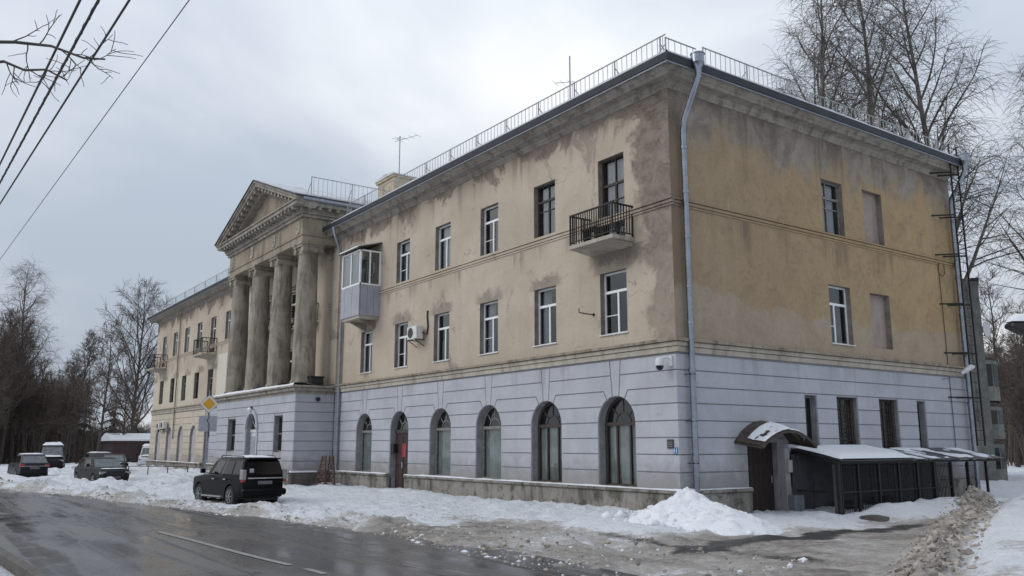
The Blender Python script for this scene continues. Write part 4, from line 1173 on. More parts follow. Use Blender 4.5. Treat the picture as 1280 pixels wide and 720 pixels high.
# tympanum, raking cornices
cx0 = (EX0 + EX1) / 2; hw = (EX1 - EX0) / 2 + .72; ZA, ZE = 16.05, 13.69
b = MB(); b.prism([(EX0 + .2, EY + .22, 13.68), (EX1 - .2, EY + .22, 13.68), (cx0, EY + .22, 15.75)], (0, .2, 0)); b.build('tympanum', 'entab_tan', bld)
for sgn in (-1, 1):
    e = Vector((cx0 + sgn * hw, 0, ZE)); a = Vector((cx0, 0, ZA))
    t_ = (a - e).normalized(); up = Vector((-t_.z * sgn, 0, abs(t_.x)))
    up = Vector((t_.z * (1 if sgn < 0 else 1), 0, 0)); up = Vector((-t_.z, 0, t_.x)) if t_.x > 0 else Vector((t_.z, 0, -t_.x))
    b = MB()
    for (o0, o1, y0, y1) in ((0, .10, EY - .70, EY + .4), (-.16, -.002, EY - .60, EY + .4), (-.40, -.162, EY - .18, EY + .4)):
        k = 1.0
        P = [e + up * o0, a + Vector((0, 0, o0 * 1.07)), a + Vector((0, 0, o1 * 1.07)), e + up * o1]
        b.prism([(p.x, y0, p.z) for p in P], (0, y1 - y0, 0))
    b.build('raking_cornice', 'cornice_stucco', bld)
    for i in range(11):
        p = e.lerp(a, .13 + .8 * i / 10) - up * .165
        m = MB(); q = [p - t_ * .11, p + t_ * .11, p + t_ * .11 - up * .17, p - t_ * .11 - up * .17]
        m.prism([(v.x, EY - .52, v.z) for v in q], (0, .32, 0)); m.build('modillion', 'cornice_stucco', bld)
    # roof plane of the portico with metal drip edge and snow
    b = MB(); y0, y1 = EY - .76, 7.2
    P = [e + up * .105 + Vector((sgn * .06, 0, -.03)), a + Vector((0, 0, .11)), a + Vector((0, 0, .16)), e + up * .155 + Vector((sgn * .06, 0, -.03))]
    b.prism([(p.x, y0, p.z) for p in P], (0, y1 - y0, 0)); b.build('portico_roof', 'roof_metal', bld)
    b = MB(); P = [e.lerp(a, .03) + up * .16, a + Vector((0, 0, .166)), a + Vector((0, 0, .20)), e.lerp(a, .03) + up * .19]
    b.prism([(p.x, y0 + .05, p.z) for p in P], (0, y1 - y0 - .1, 0)); b.build('portico_roof_snow', 'thin_snow', bld)
    gx_ = cx0 + sgn * (hw + .04)
    b = MB(); b.prism([(gx_ - .09, y0 + .4, ZE + .06), (gx_ + .09, y0 + .4, ZE + .06), (gx_ + .09, y0 + .4, ZE - .06), (gx_ - .02, y0 + .4, ZE - .10), (gx_ - .09, y0 + .4, ZE - .06)], (0, 3.4, 0)); b.build('portico_gutter', 'dull_pipe', bld)
# attic body behind the pediment
b = MB(); b.box(EX0, EX1, .5, 7.0, 12.2, 13.7); b.build('attic_wall', 'entab_tan', bld)
b = MB(); b.prism([(EX0 - .3, 7.0, 13.7), (EX1 + .3, 7.0, 13.7), (cx0, 7.0, 15.95)], (0, .12, 0)); b.build('attic_gable', 'entab_tan', bld)
# small things standing on the porch between the columns
for i, (x, w_) in enumerate(((-32.0, .9), (-28.5, 1.1), (-25.2, .5))):
    b = MB(); b.box(x - w_ / 2, x + w_ / 2, -1.75, -1.45, 4.71, 4.90); b.box(x - w_ / 2 - .03, x + w_ / 2 + .03, -1.78, -1.42, 4.90, 4.94)
    r2 = random.Random(i)
    for k in range(14):
        px = x + r2.uniform(-w_ / 2, w_ / 2); py = -1.6 + r2.uniform(-.1, .1); hh = r2.uniform(.15, .4)
        b.tube([(px, py, 4.9), (px + r2.uniform(-.1, .1), py + r2.uniform(-.1, .1), 4.9 + hh)], [.012, .004], 4)
    tag(b.build('planter', 'black_plastic'), ['dark planter with dry stems between the two columns beside the far wing', 'longest dark planter with dry stems between the middle columns of the portico', 'short dark planter on the porch roof beside the column next to the glazed balcony'][i], 'planter', 'planters on the porch roof')
b = MB(); b.box(-23.05, -22.5, -1.2, -.55, 4.71, 5.12); b.box(-23.1, -22.45, -1.25, -.5, 5.12, 5.17)
tag(b.build('dark_crate', 'black_plastic', bevel=.02), 'black box on the porch roof next to the downpipe', 'box')
# loggia window heads (scrolled brackets)
for x in PXC:
    b = MB(); front.box(b, x - .85, x + .85, 10.42, 10.52, 0, .22); front.box(b, x - .75, x + .75, 10.32, 10.415, 0, .14)
    b.build('window_head', 'cornice_stucco', bld)
    for sx in (-1, 1):
        k = MB(); u = x + sx * .92
        front.tube(k, [(u, 9.55, .06), (u + .06 * sx, 9.8, .08), (u - .02 * sx, 10.05, .1), (u + .08 * sx, 10.3, .12), (u + .02 * sx, 10.55, .1), (u - .12 * sx, 10.72, .08)], [.05, .08, .07, .1, .09, .05], 8)
        k.build('scroll_bracket', 'relief_stone', bld)

# ================================================================== BALCONIES
def balcony(u0, u1, dp, zs_, zt, name_slab='concrete', dense=.115, post_mat='black_iron'):
    b = MB(); front.box(b, u0 - .06, u1 + .06, zs_ - .12, zs_, 0, dp + .06); b.prism([front.P(u0 + .02, zs_ - .125, 0), front.P(u0 + .02, zs_ - .125, dp), front.P(u0 + .02, zs_ - .24, 0)], (u1 - u0 - .04, 0, 0))
    bal = b.build('balcony', 'band_cream', bld, bevel=.01)
    r_ = MB(); cor = [(u0, .02), (u0, dp), (u1, dp), (u1, .02)]
    for v in (zt, zs_ + .10):
        for p, q in zip(cor[:-1], cor[1:]): r_.bar(front.P(p[0], v, p[1]), front.P(q[0], v, q[1]), .045 if v == zt else .03)
    for p in cor: front.box(r_, p[0] - .022, p[0] + .022, zs_, zt + .03, p[1] - .022, p[1] + .022)
    r_.build('railing', post_mat, bal)
    first = None
    for p, q in zip(cor[:-1], cor[1:]):
        L = math.hypot(q[0] - p[0], q[1] - p[1]); n = max(2, int(L / dense))
        for i in range(1, n):
            u = p[0] + (q[0] - p[0]) * i / n; dd = p[1] + (q[1] - p[1]) * i / n
            if first is None:
                m = MB(); front.box(m, u - .012, u + .012, zs_ + .1, zt, dd - .012, dd + .012); first = m.build('baluster', post_mat, bal); f0 = Vector(front.P(u, 0, dd))
            else: share(first, 'baluster', bal, Vector(front.P(u, 0, dd)) - f0)
    return bal
bl = balcony(-3.45, -1.55, .80, 7.86, 8.80, dense=.10)
m = MB(); front.box(m, -3.2, -2.55, 8.30, 8.34, .25, .6); front.box(m, -3.15, -3.11, 7.86, 8.30, .3, .55); front.box(m, -2.64, -2.60, 7.86, 8.30, .3, .55)
tag(m.build('balcony_stool', 'old_wood'), 'worn wooden stool standing on the black railed balcony', 'stool')
balcony(LX[0] - 1.15, LX[0] + 1.15, .95, 8.02, 9.05, dense=.2)
balcony(LX[4] - 1.05, LX[4] + 1.05, .95, 8.02, 9.05, dense=.2)
for x in PXC: balcony(x - .95, x + .95, .75, 8.05, 9.0, dense=.2)
# glazed balcony
g0, g1, gd, z0, z1, z2 = -19.75, -17.85, 1.02, 7.55, 8.92, 10.5
b = MB(); front.box(b, g0 + .05, g1 - .05, 7.42, 7.56, 0, gd - .05); gb = b.build('glazed_balcony', 'band_cream', bld)
for k in range(5):
    b = MB(); w_ = (g1 - g0) / 5; front.box(b, g0 + k * w_, g0 + (k + 1) * w_ - .012, z0, z1, gd - .05, gd - .004 * (k % 2)); b.build('apron_panel', 'panel_grey', gb)
for k in range(3):
    for u in (g0, g1 - .05):
        b = MB(); w_ = (gd - .055) / 3; front.box(b, u, u + .05, z0, z1, k * w_, (k + 1) * w_ - .012); b.build('apron_panel', 'panel_grey', gb)
b = MB()
for a, c in ((g0, g0 + .07), (g1 - .07, g1), (g0 + (g1 - g0) / 2 - .035, g0 + (g1 - g0) / 2 + .035)): front.box(b, a, c, z1, z2, gd - .07, gd + .004)
for v in (z1, z2 - .07): front.box(b, g0, g1, v, v + .07, gd - .066, gd + .008)
for u in (g0, g1 - .07):
    front.box(b, u, u + .07, z1, z2, .0, .07); front.box(b, u, u + .07, z1, z2, .50, .56)
    for v in (z1, z2 - .07): front.box(b, u + .004, u + .066, v + .002, v + .068, 0, gd)
b.build('frame', 'white_pvc', gb)
for pts in (((g0, gd - .03), ((g0 + g1) / 2, gd - .03)), (((g0 + g1) / 2, gd - .03), (g1, gd - .03)), ((g1 - .03, 0), (g1 - .03, gd)), ((g0 + .03, 0), (g0 + .03, gd))):
    p = MB(); (ua, da), (ub, db) = pts
    p.quad(front.P(ua, z1 + .07, da), front.P(ub, z1 + .07, db), front.P(ub, z2 - .07, db), front.P(ua, z2 - .07, da)); p.build('pane', 'window_glass', gb, fixn=False)
p = MB(); n = 20; vs_ = []
for i in range(n + 1):
    u = g0 + .1 + (g1 - g0 - .3) * i / n; dd = gd - .14 + .02 * math.sin(i * 1.9); vs_ += [front.P(u, z1 + .1, dd), front.P(u, z2 - .1, dd)]
p.add(vs_, [(2 * i, 2 * i + 2, 2 * i + 3, 2 * i + 1) for i in range(n)], True); p.build('curtain', 'curtain', gb, fixn=False)
b = MB(); P = front.P
b.prism([P(g0 - .12, 10.52, gd + .15), P(g0 - .12, 10.58, gd + .15), P(g0 - .12, 10.92, 0), P(g0 - .12, 10.86, 0)], (g1 - g0 + .2, 0, 0)); b.build('balcony_roof', 'brown_metal', gb)
b = MB(); b.prism([P(g0 - .1, 10.585, gd + .14), P(g0 - .1, 10.65, gd + .1), P(g0 - .1, 10.97, .02), P(g0 - .1, 10.925, .02)], (g1 - g0 + .05, 0, 0)); b.build('roof_snow', 'snow', gb)
for u in (g0 + .4, g1 - .5):
    b = MB(); b.prism([P(u, 7.42, .02), P(u, 7.42, .7), P(u, 7.36, .7), P(u, 7.05, .02)], (.1, 0, 0)); b.build('bracket', 'belt_stucco', gb)

# ================================================================== PIPES, ROOF RAILS, CHIMNEY, AERIALS
# galvanised downpipe on the corner
def downpipe(pts, r_, mat, name='downpipe', joints=(), hopper=None):
    b = MB(); b.tube(pts, r_, 14); dp = b.build(name, mat, bld, fixn=False)
    for z in joints:
        p = next(q for q in pts[::-1]); 
        # the straight run is between the last two points
        a, c = Vector(pts[-2]), Vector(pts[-1]); t_ = (z - a.z) / (c.z - a.z); q = a.lerp(c, t_)
        k = MB(); k.lathe((q.x, q.y, q.z), [(r_ + .004, -.05), (r_ + .014, -.045), (r_ + .014, .045), (r_ + .004, .05)], 14)
        k.build('pipe_collar', mat, dp, fixn=False)
    if hopper:
        k = MB(); x, y, z = hopper
        k.lathe((x, y, z), [(.09, -.30), (.10, -.12), (.17, .0), (.19, .02), (.19, .26), (.21, .27), (.21, .30)], 16); k.build('hopper', mat, dp, fixn=False)
    return dp
px, py = .16, .42
downpipe([(.88, .34, 12.34), (.88, .34, 12.10), (.56, .38, 11.55), (.22, py, 11.05), (px, py, 10.7), (px, py, .35)], .085, 'galvanised', joints=(10.2, 8.9, 7.6, 6.2, 5.2, 3.9, 2.6, 1.55), hopper=(.88, .34, 12.44))
b = MB()
for z in (3.8, 2.55, 1.45): b.tube([(-.02, py - .14, z), (px + .02, py - .11, z)], .012, 5); b.tube([(-.02, py + .14, z), (px + .02, py + .11, z)], .012, 5); b.tube([(px, py - .11, z), (px + .1, py, z), (px, py + .11, z)], .014, 5)
b.build('pipe_bracket', 'black_iron', bld)
downpipe([(-21.55, -.76, 12.32), (-21.5, -.72, 12.0), (-21.62, -.35, 11.2), (-21.68, -.14, 10.9), (-21.7, -.12, 10.7), (-21.7, -.12, .7)], .07, 'dull_pipe', joints=(8.6, 6.4, 4.3))
downpipe([(.86, 14.85, 12.34), (.86, 14.85, 12.1), (.45, 14.95, 11.45), (.18, 14.98, 11.1), (.16, 14.98, 10.9), (.16, 14.98, 0.)], .085, 'galvanised', joints=(9.5, 8.1, 6.7, 5.2, 3.4, 1.6), hopper=(.88, 14.87, 12.44))
downpipe([(-53.6 + 1.9, -.12, 12.0), (-51.7, -.12, 11.8), (-51.7, -.10, 2.4)], .045, 'reveal_tan')

def roof_fence(p0, p1, z0f, h=.84, step_=.215, tilt=0., every=9, sup=None):
    p0 = Vector(p0); p1 = Vector(p1); L = (p1 - p0).length; n = int(L / step_)
    b = MB(); b.bar(p0 + Vector((0, 0, h)), p1 + Vector((0, 0, h)), .030); b.bar(p0 + Vector((0, 0, .08)), p1 + Vector((0, 0, .08)), .024)
    back = Vector(sup)
    for i in range(0, n + 1, every):
        p = p0.lerp(p1, i / n); b.bar(p - Vector((0, 0, .1)), p + Vector((0, 0, h + .02)), .034); b.bar(p + Vector((0, 0, h * .75)), p + back * .6, .022)
    f = b.build('roof_fence', 'grey_iron', bld); first = None
    r2 = random.Random(int(L * 100))
    for i in range(n):
        p = p0.lerp(p1, (i + .5) / n)
        if first is None:
            m = MB(); m.bar(p + Vector((0, 0, .02)), p + Vector((0, 0, h)), .014); first = m.build('fence_bar', 'grey_iron', f); q0 = p
        else: share(first, 'fence_bar', f, p - q0)
zr = lambda inset_: RZ0 + inset_ * PITCH + .03
ri = .62
roof_fence((-21.6, -ov + ri, zr(ri)), (ov - ri, -ov + ri, zr(ri)), 0, sup=(0, 1, .25))
roof_fence((ov - ri, -ov + ri, zr(ri)), (ov - ri, 1.2, zr(ri)), 0, h=.74, sup=(-1, 0, .25))
roof_fence((ov - ri + .05, 1.45, zr(ri)), (ov - ri + .05, 6.5, zr(ri)), 0, sup=(-1, 0, .25))
roof_fence((ov - ri, 6.7, zr(ri)), (ov - ri, 15.0, zr(ri)), 0, h=.74, sup=(-1, 0, .25))
roof_fence((XL, -ov + ri, zr(ri)), (-35.6, -ov + ri, zr(ri)), 0, step_=.3, sup=(0, 1, .25))
roof_fence((EX1 + .35, -1.6, 13.95), (EX1 + .35, 6.6, 13.95), 0, h=1.0, step_=.24, sup=(-1, 0, .3))

b = MB(); b.box(-26.0, -24.0, 3.7, 4.9, 13.0, 16.35); b.box(-26.1, -23.9, 3.6, 5.0, 16.35, 16.47); ch = b.build('chimney', 'chimney_plaster', bld, bevel=.02)
b = MB(); b.prism([(-26.15, 3.55, 16.48), (-23.85, 3.55, 16.48), (-23.95, 3.55, 16.58), (-25.0, 3.55, 16.68), (-26.05, 3.55, 16.58)], (0, 1.5, 0)); b.build('chimney_cap', 'thin_snow', ch)
def aerial(p, h, label, arms):
    o = empty('roof_aerial', p, label, 'aerial'); x, y, z = p
    b = MB(); b.tube([(x, y, z), (x, y, z + h)], .03, 6); b.build('mast', 'grey_iron', o)
    b = MB()
    for (dx_, dy_, zz_, n_) in arms:
        b.bar((x - dx_ * .3, y - dy_ * .3, z + zz_), (x + dx_, y + dy_, z + zz_ + .1), .02)
        for k in range(n_):
            t_ = k / max(1, n_ - 1); q = Vector((x + dx_ * t_, y + dy_ * t_, z + zz_ + .1 * t_)); pr = Vector((-dy_, dx_, 0)).normalized() * .3
            b.tube([q - pr, q + pr], .008, 4)
    b.build('antenna_arm', 'grey_iron', o)
aerial((-22.5, 3.2, 13.4), 4.7, 'tall thin roof aerial with crossed arms beside the chimney', [(1.0, .5, 4.45, 4), (-.5, .1, 4.6, 2)])
aerial((-8.0, 3.0, 13.3), 3.6, 'short roof aerial with one slanting arm above the right wing', [(-.55, -.3, 2.5, 3)])

# ================================================================== SIDE ENTRANCE AND LEAN-TO
b = MB(); side.box(b, 2.72, 4.06, -.28, 1.98, -.30, -.22); dr = b.build('back_door', 'door_brown', bld)
for k in range(6):
    p = MB(); side.box(p, 2.76 + k * .212, 2.76 + k * .212 + .198, -.24, 1.92, -.22, -.195); p.build('door_plank', 'door_brown', dr, bevel=.006)
p = MB(); p.tube([side.P(3.9, .85, -.15), side.P(3.9, 1.05, -.15)], .016, 6); p.build('handle', 'grey_iron', dr)
b = MB(); side.box(b, 2.55, 4.3, -.45, -.24, -.3, .55); b.build('door_step', 'plinth_concrete', bld, bevel=.02)
b = MB(); side.box(b, 4.08, 4.28, -.3, 1.85, -.02, .22); b.build('door_jamb', 'grey_paint', bld, bevel=.01)
hd = empty('door_hood', (0, 3.35, 2.0), 'rusty brown metal gable hood with patchy snow over the side door', 'canopy')
W0 = [(0.01, 2.18, 2.02), (.01, 3.32, 2.60), (.01, 4.55, 2.02)]; W1 = [(.98, 2.18, 1.88), (.98, 3.36, 2.30), (.98, 4.55, 1.88)]
def sheet(p, th=.025): 
    b_ = MB(); q = [Vector(a) for a in p]; nrm = (q[1] - q[0]).cross(q[2] - q[0]).normalized()
    if nrm.z < 0: nrm = -nrm
    b_.prism([tuple(a) for a in q], nrm * th); return b_
def hood_pt(t_, x):           # t_ 0..1 across the arc, x out from the wall
    y = 2.18 + 2.37 * t_; z = 2.02 + .58 * (math.sin(math.pi * t_) ** .8); zo = 1.88 + .43 * (math.sin(math.pi * t_) ** .8)
    return (x, y, z + (zo - z) * (x / .98))
for k in range(8):
    t0, t1 = k / 8, (k + 1) / 8
    sheet([hood_pt(t0, .01), hood_pt(t0, .98), hood_pt(t1, .98), hood_pt(t1, .01)]).build('roof_sheet', 'brown_metal', hd)
b = MB()
for k in range(8):
    b.bar(Vector(hood_pt(k / 8, .95)) - Vector((0, 0, .03)), Vector(hood_pt((k + 1) / 8, .95)) - Vector((0, 0, .03)), .05, .06)
b.bar(Vector(hood_pt(0, .02)) - Vector((0, 0, .03)), Vector(hood_pt(0, .95)) - Vector((0, 0, .03)), .05, .06); b.bar(Vector(hood_pt(1, .02)) - Vector((0, 0, .03)), Vector(hood_pt(1, .95)) - Vector((0, 0, .03)), .05, .06)
b.build('hood_frame', 'brown_metal', hd)
# snow patch on the near slope
def patch(c00, c10, c11, c01, nu, nv, th, seed, name, parent, cover=.42, sc=2.2):
    b_ = MB(); c00, c10, c11, c01 = map(Vector, (c00, c10, c11, c01)); vs_ = []; hs = []
    nrm = (c10 - c00).cross(c01 - c00).normalized()
    if nrm.z < 0: nrm = -nrm
    for j in range(nv + 1):
        for i in range(nu + 1):
            u, v = i / nu, j / nv; p = (c00 * (1 - u) + c10 * u) * (1 - v) + (c01 * (1 - u) + c11 * u) * v
            f = float(fbm(np.array([p.x + p.z]), np.array([p.y]), sc, 4, seed)[0]) - cover
            edge = min(u, 1 - u, v, 1 - v) * 7
            h = th * min(1, max(-.2, f * 5)) * min(1, edge + .25)
            hs.append(h); vs_.append(tuple(p + nrm * (h + (0 if h > 0 else -.05))))
    fs = []
    for j in range(nv):
        for i in range(nu):
            a = j * (nu + 1) + i; q = (a, a + 1, a + nu + 2, a + nu + 1)
            if max(hs[k] for k in q) > 0: fs.append(q)
    b_.add(vs_, fs, True); return b_.build(name, 'snow', parent, fixn=False)
up_ = Vector((0, 0, .03))
def hood_snow(t0, t1, x0, x1, th, seed, cover):
    b_ = MB(); nu, nv = 22, 26; vs_ = []; hs = []
    for j in range(nv + 1):
        for i in range(nu + 1):
            x = x0 + (x1 - x0) * i / nu; t_ = t0 + (t1 - t0) * j / nv; p = Vector(hood_pt(t_, x))
            f = float(fbm(np.array([p.x * 1.3]), np.array([p.y]), 2.4, 4, seed)[0]) - cover
            h = th * min(1, max(-.2, f * 5)) * min(1, min(i, nu - i, j, nv - j) / nu * 7 + .25)
            hs.append(h); vs_.append(tuple(p + Vector((0, 0, .03 + h + (0 if h > 0 else -.06)))))
    fs = [q for j in range(nv) for i in range(nu) for q in [(j * (nu + 1) + i, j * (nu + 1) + i + 1, (j + 1) * (nu + 1) + i + 1, (j + 1) * (nu + 1) + i)] if max(hs[k] for k in q) > 0]
    b_.add(vs_, fs, True); return b_.build('hood_snow', 'snow', hd, fixn=False)
hood_snow(.04, .52, .38, .97, .08, 91, .38); hood_snow(.55, .95, .1, .95, .05, 93, .46)

LX0, LY0, LY1 = 1.52, 4.62, 14.0
lt = empty('lean_to_shelter', (0.8, 9.1, -.2), 'low dark lean-to shelter with snowy corrugated roof on thin posts along the side wall', 'shelter')
zw, zf = 1.80, 1.50
npan = 9
for i in range(npan):
    y0 = LY0 + (LY1 - LY0) * i / npan; y1 = LY0 + (LY1 - LY0) * (i + 1) / npan - .02
    b = MB(); dzr = rnd.uniform(-.012, .012)
    b.prism([(.02, y0, zw + dzr), (LX0 + .14, y0, zf - .02 + dzr), (LX0 + .14, y1, zf - .02 + rnd.uniform(-.01, .01)), (.02, y1, zw + dzr)], (0, 0, .03)); b.build('roof_panel', 'canopy_sheet', lt)
b = MB(); b.bar((LX0, LY0, zf - .06), (LX0, LY1 - .1, zf - .06), .06, .08); b.bar((.06, LY0, zw - .06), (.06, LY1 - .1, zw - .06), .06, .08)
b.bar((.05, LY0, zw - .05), (LX0, LY0, zf - .05), .05, .08)
b.build('roof_beam', 'black_iron', lt)
for i, y in enumerate((4.66, 5.62, 6.65, 7.7, 8.72, 9.68, 10.7, 11.75, 12.95)):
    b = MB(); b.bar((LX0 - .02, y, -.42), (LX0 - .02, y, zf - .1), .07 if i else .10); b.build('post', 'black_iron', lt)
b = MB(); b.bar((.10, LY0 + .03, -.3), (.10, LY0 + .03, zw - .1), .10); b.build('post', 'black_iron', lt)
b = MB(); b.bar((LX0 - .02, LY0, .62), (LX0 - .02, 10.7, .62), .04); b.bar((.1, LY0 + .02, .62), (LX0 - .02, LY0 + .02, .62), .04); b.bar((LX0 - .02, 10.75, -.2), (LX0 - .1, 12.0, .75), .03); b.bar((LX0 - .05, 11.8, .75), (LX0 - .1, 12.9, .1), .03)
b.build('rail', 'black_iron', lt)
b = MB(); b.box(LX0 - .14, LX0 - .05, LY0 - .02, LY0 + .30, -.4, zf - .12); b.build('corner_board', 'concrete_post', lt)
for y in np.arange(5.5, 12.8, 1.05):
    b = MB(); b.box(LX0 - .10, LX0 - .055, y - .05, y + .02, -.4, zf - .14); b.build('back_board', 'concrete_post', lt)
patch((.05, LY0 + .02, zw + .035), (LX0 + .12, LY0 + .02, zf + .012), (LX0 + .12, 8.4, zf + .012), (.05, 8.4, zw + .035), 14, 50, .15, 95, 'roof_snow', lt, .20, 1.1)
patch((.05, 8.3, zw + .035), (LX0 + .12, 8.3, zf + .012), (LX0 + .12, LY1, zf + .012), (.05, LY1, zw + .035), 20, 60, .05, 97, 'roof_snow', lt, .53, 2.4)
pst = (4.66, 5.62, 6.65, 7.7, 8.72, 9.68, 10.7)
for ya, yb in zip(pst[:-1], pst[1:]):  # thin bars added between the posts to darken the space behind
    b = MB()
    for q in np.arange(ya + .09, yb - .05, .085): b.bar((LX0 - .03, q, -.35), (LX0 - .03, q, zf - .12), .014)
    for q in (-.1, .25, .95, 1.3): b.bar((LX0 - .03, ya, q), (LX0 - .03, yb, q), .014)
    b.build('shading_mesh', 'black_iron', lt)
for k in range(8):  # dark sheets added on the wall, painting in the shade below the canopy
    y = 4.45 + k * .98; b = MB(); side.box(b, y, y + .95, -.3, 1.66, .125, .16); b.build('shade_panel', 'canopy_shade', lt, bevel=.008)
# dim back of the shelter: stored boxes and a bicycle rack
for i, (y, w_, h, cc) in enumerate(((6.3, .5, .5, 'dark cardboard box on the ground under the lean-to beside its corner board'), (8.0, .7, .55, 'wide black crate stored under the middle of the lean-to'), (8.75, .35, .45, 'narrow black crate stored under the lean-to beside the wide one'))):
    b = MB(); b.box(.35, .85, y, y + w_, -.24, -.24 + h); b.box(.32, .88, y - .03, y + w_ + .03, -.24 + h, -.20 + h); tag(b.build('storage_crate', 'black_plastic', bevel=.015), cc, 'crate')
rk = empty('bicycle_rack', (.8, 10.0, -.24), 'bare metal bicycle rack of upright loops under the lean-to', 'rack')
for k in range(5):
    b = MB(); y = 9.6 + k * .18; b.tube([(.55, y, -.25), (.55, y, .2), (.62, y, .27), (.95, y, .27), (1.02, y, .2), (1.02, y, -.25)], .016, 6); b.build('loop', 'grey_iron', rk)
b = MB(); side.box(b, 4.10, 4.52, -.32, .52, -.02, .48); b.build('jamb_base', 'bin_grey', bld, bevel=.03)
# electric box on the jamb
b = MB(); side.box(b, 4.09, 4.27, 1.15, 1.5, .22, .32); tag(b.build('meter_box', 'blank_pale', bevel=.01), 'small pale meter box fixed on the jamb beside the side door', 'meter box')
# low concrete block with snow left of the lean-to mound
b = MB(); b.lathe((2.35, 4.95, -.3), [(.42, 0), (.45, .2), (.36, .32), (.12, .36)], 10); tag(b.build('concrete_block', 'plinth_dark'), 'dark rounded concrete block half buried in snow before the lean-to', 'block')

# ================================================================== FIRE LADDER ON THE FAR CORNER
fl = empty('fire_ladder', (.6, 14.4, 1.9), 'rusty black steel fire ladder standing off the side wall beside the far downpipe', 'ladder')
for y in (14.3, 14.85):
    b = MB(); b.bar((.62, y, 1.9), (.62, y, 13.1), .05); b.build('stile', 'black_iron', fl)
first = None
for z in np.arange(2.1, 13.0, .34):
    if first is None:
        b = MB(); b.tube([(.62, 14.3, z), (.62, 14.85, z)], .014, 6); first = b.build('rung', 'black_iron', fl); z0_ = z
    else: share(first, 'rung', fl, (0, 0, z - z0_))
for z in (3.6, 5.2, 7.0, 8.85, 10.35, 12.0):
    for y in (14.3, 14.85):
        b = MB(); b.bar((-.02, y - .5, z + .02), (.62, y, z), .05); b.build('wall_stay', 'black_iron', fl)
b = MB(); b.tube([(-.0 + .03, 13.95, 1.8), (.03, 13.95, 4.1), (.03, 13.9, 8.6), (.03, 14.1, 8.75), (.03, 14.3, 8.7)], .012, 5)
b.tube([(.03, 14.1 + .22 * math.cos(a), 8.35 + .26 * math.sin(a)) for a in np.linspace(0, 6.28, 20)], .010, 5)
tag(b.build('wall_cable', 'cable'), 'thin black cable running up the side wall to a coil under the belt course', 'cable')
# lamp bracket on the side wall
lm = empty('wall_lamp', (.0, 14.0, 4.5), 'white curved wall lamp beside the fire ladder above the lean-to', 'lamp')
b = MB(); b.tube([(.02, 13.5, 4.25), (.35, 13.55, 4.3), (.62, 13.75, 4.45)], .02, 6); b.build('arm', 'grey_iron', lm)
b = MB(); b.tube([(.60, 13.72, 4.42), (.72, 13.85, 4.55), (.82, 14.0, 4.66), (.86, 14.1, 4.66)], [.05, .09, .1, .05], 10); b.build('lamp_head', 'white_paint', lm)

# ================================================================== THINGS FIXED TO THE FRONT
cm = empty('security_camera', (-.36, -.1, 4.15), 'white dome security camera on the grey wall near the corner downpipe', 'camera')
b = MB(); front.box(b, -.24, -.14, 4.02, 4.30, 0, .05); b.tube([front.P(-.2, 4.22, .03), front.P(-.24, 4.26, .2), front.P(-.32, 4.22, .28)], .025, 8); b.build('bracket', 'white_paint', cm)
b = MB(); b.lathe((-.34, -.30, 4.05), [(.05, .2), (.10, .17), (.115, .1), (.115, -.02)], 16); b.build('housing', 'white_paint', cm, fixn=False)
b = MB(); b.lathe((-.34, -.30, 4.05), [(.105, -.02), (.10, -.08), (.07, -.13), (.02, -.15)], 16); b.build('dome', 'car_glass', cm, fixn=False)
b = MB(); front.box(b, -.43, -.20, 1.83, 2.07, .002, .03); nb = tag(b.build('number_plate', 'plate_dark', bevel=.005), 'small dark square house plate on the grey wall by the corner', 'plate')
b = MB(); front.box(b, -.22, -.06, 1.68, 1.86, .002, .02); tag(b.build('blue_plate', 'plate_blue', bevel=.004), 'little blue enamel plate below the dark house plate', 'plate')
p = MB()
for u, v0, v1 in ((-.185, 1.71, 1.83), (-.10, 1.71, 1.83)): front.box(p, u - .009, u + .009, v0, v1, .02, .023)
front.box(p, -.176, -.15, 1.765, 1.785, .02, .023)
p.build('plate_mark', 'sign_white', bpy.data.objects['blue_plate'], fixn=False)
p = MB()
for k in range(3): front.box(p, -.39, -.24, 1.88 + k * .055, 1.895 + k * .055, .03, .033)
p.build('plate_mark', 'grey_iron', nb, fixn=False)
def air_con(u, v, dp, label, w_=.78, h=.52):
    o = empty('air_conditioner', front.P(u, v, 0), label, 'air conditioner', 'air conditioners')
    b = MB(); front.box(b, u, u + w_, v, v + h, .12, .12 + dp); b.build('casing', 'ac_white', o, bevel=.02)
    c = front.P(u + w_ * .38, v + h / 2, .12 + dp)
    b = MB(); b.lathe(c, [(.21, .005), (.21, -.012), (.03, -.014)], 20, 'y'); b.build('fan_grille', 'dark_grille', o, fixn=False)
    b = MB()
    for uu in (u + .1, u + w_ - .1):
        b.bar(front.P(uu, v - .02, 0), front.P(uu, v - .02, .12 + dp), .03); b.bar(front.P(uu, v - .28, 0.01), front.P(uu, v - .03, .1 + dp), .025)
    b.build('wall_bracket', 'black_iron', o)
    return o
air_con(-14.45, 6.12, .32, 'cream air conditioner on brackets beside a second floor window of the right wing')
b = MB(); front.tube(b, [(-13.75, 6.4, .2), (-13.5, 6.3, .05), (-13.45, 6.6, .03), (-13.52, 7.0, .03), (-13.5, 7.25, .03)], .035, 6); tag(b.build('hose', 'cable'), 'black insulated hose rising from the cream air conditioner', 'hose')
air_con(-55.4, 3.15, .35, 'pale air conditioner on the far wing ground floor, unit next to the end corner', .8, .55)
air_con(-54.3, 3.2, .3, 'second pale air conditioner on the far wing, beside the one by the end corner', .8, .55)
b = MB(); front.tube(b, [(-3.35, 5.82, 0), (-3.35, 5.82, .35), (-3.55, 5.88, .42), (-3.55, 6.0, .42)], .018, 6); front.box(b, -3.39, -3.31, 5.78, 5.86, 0, .02)
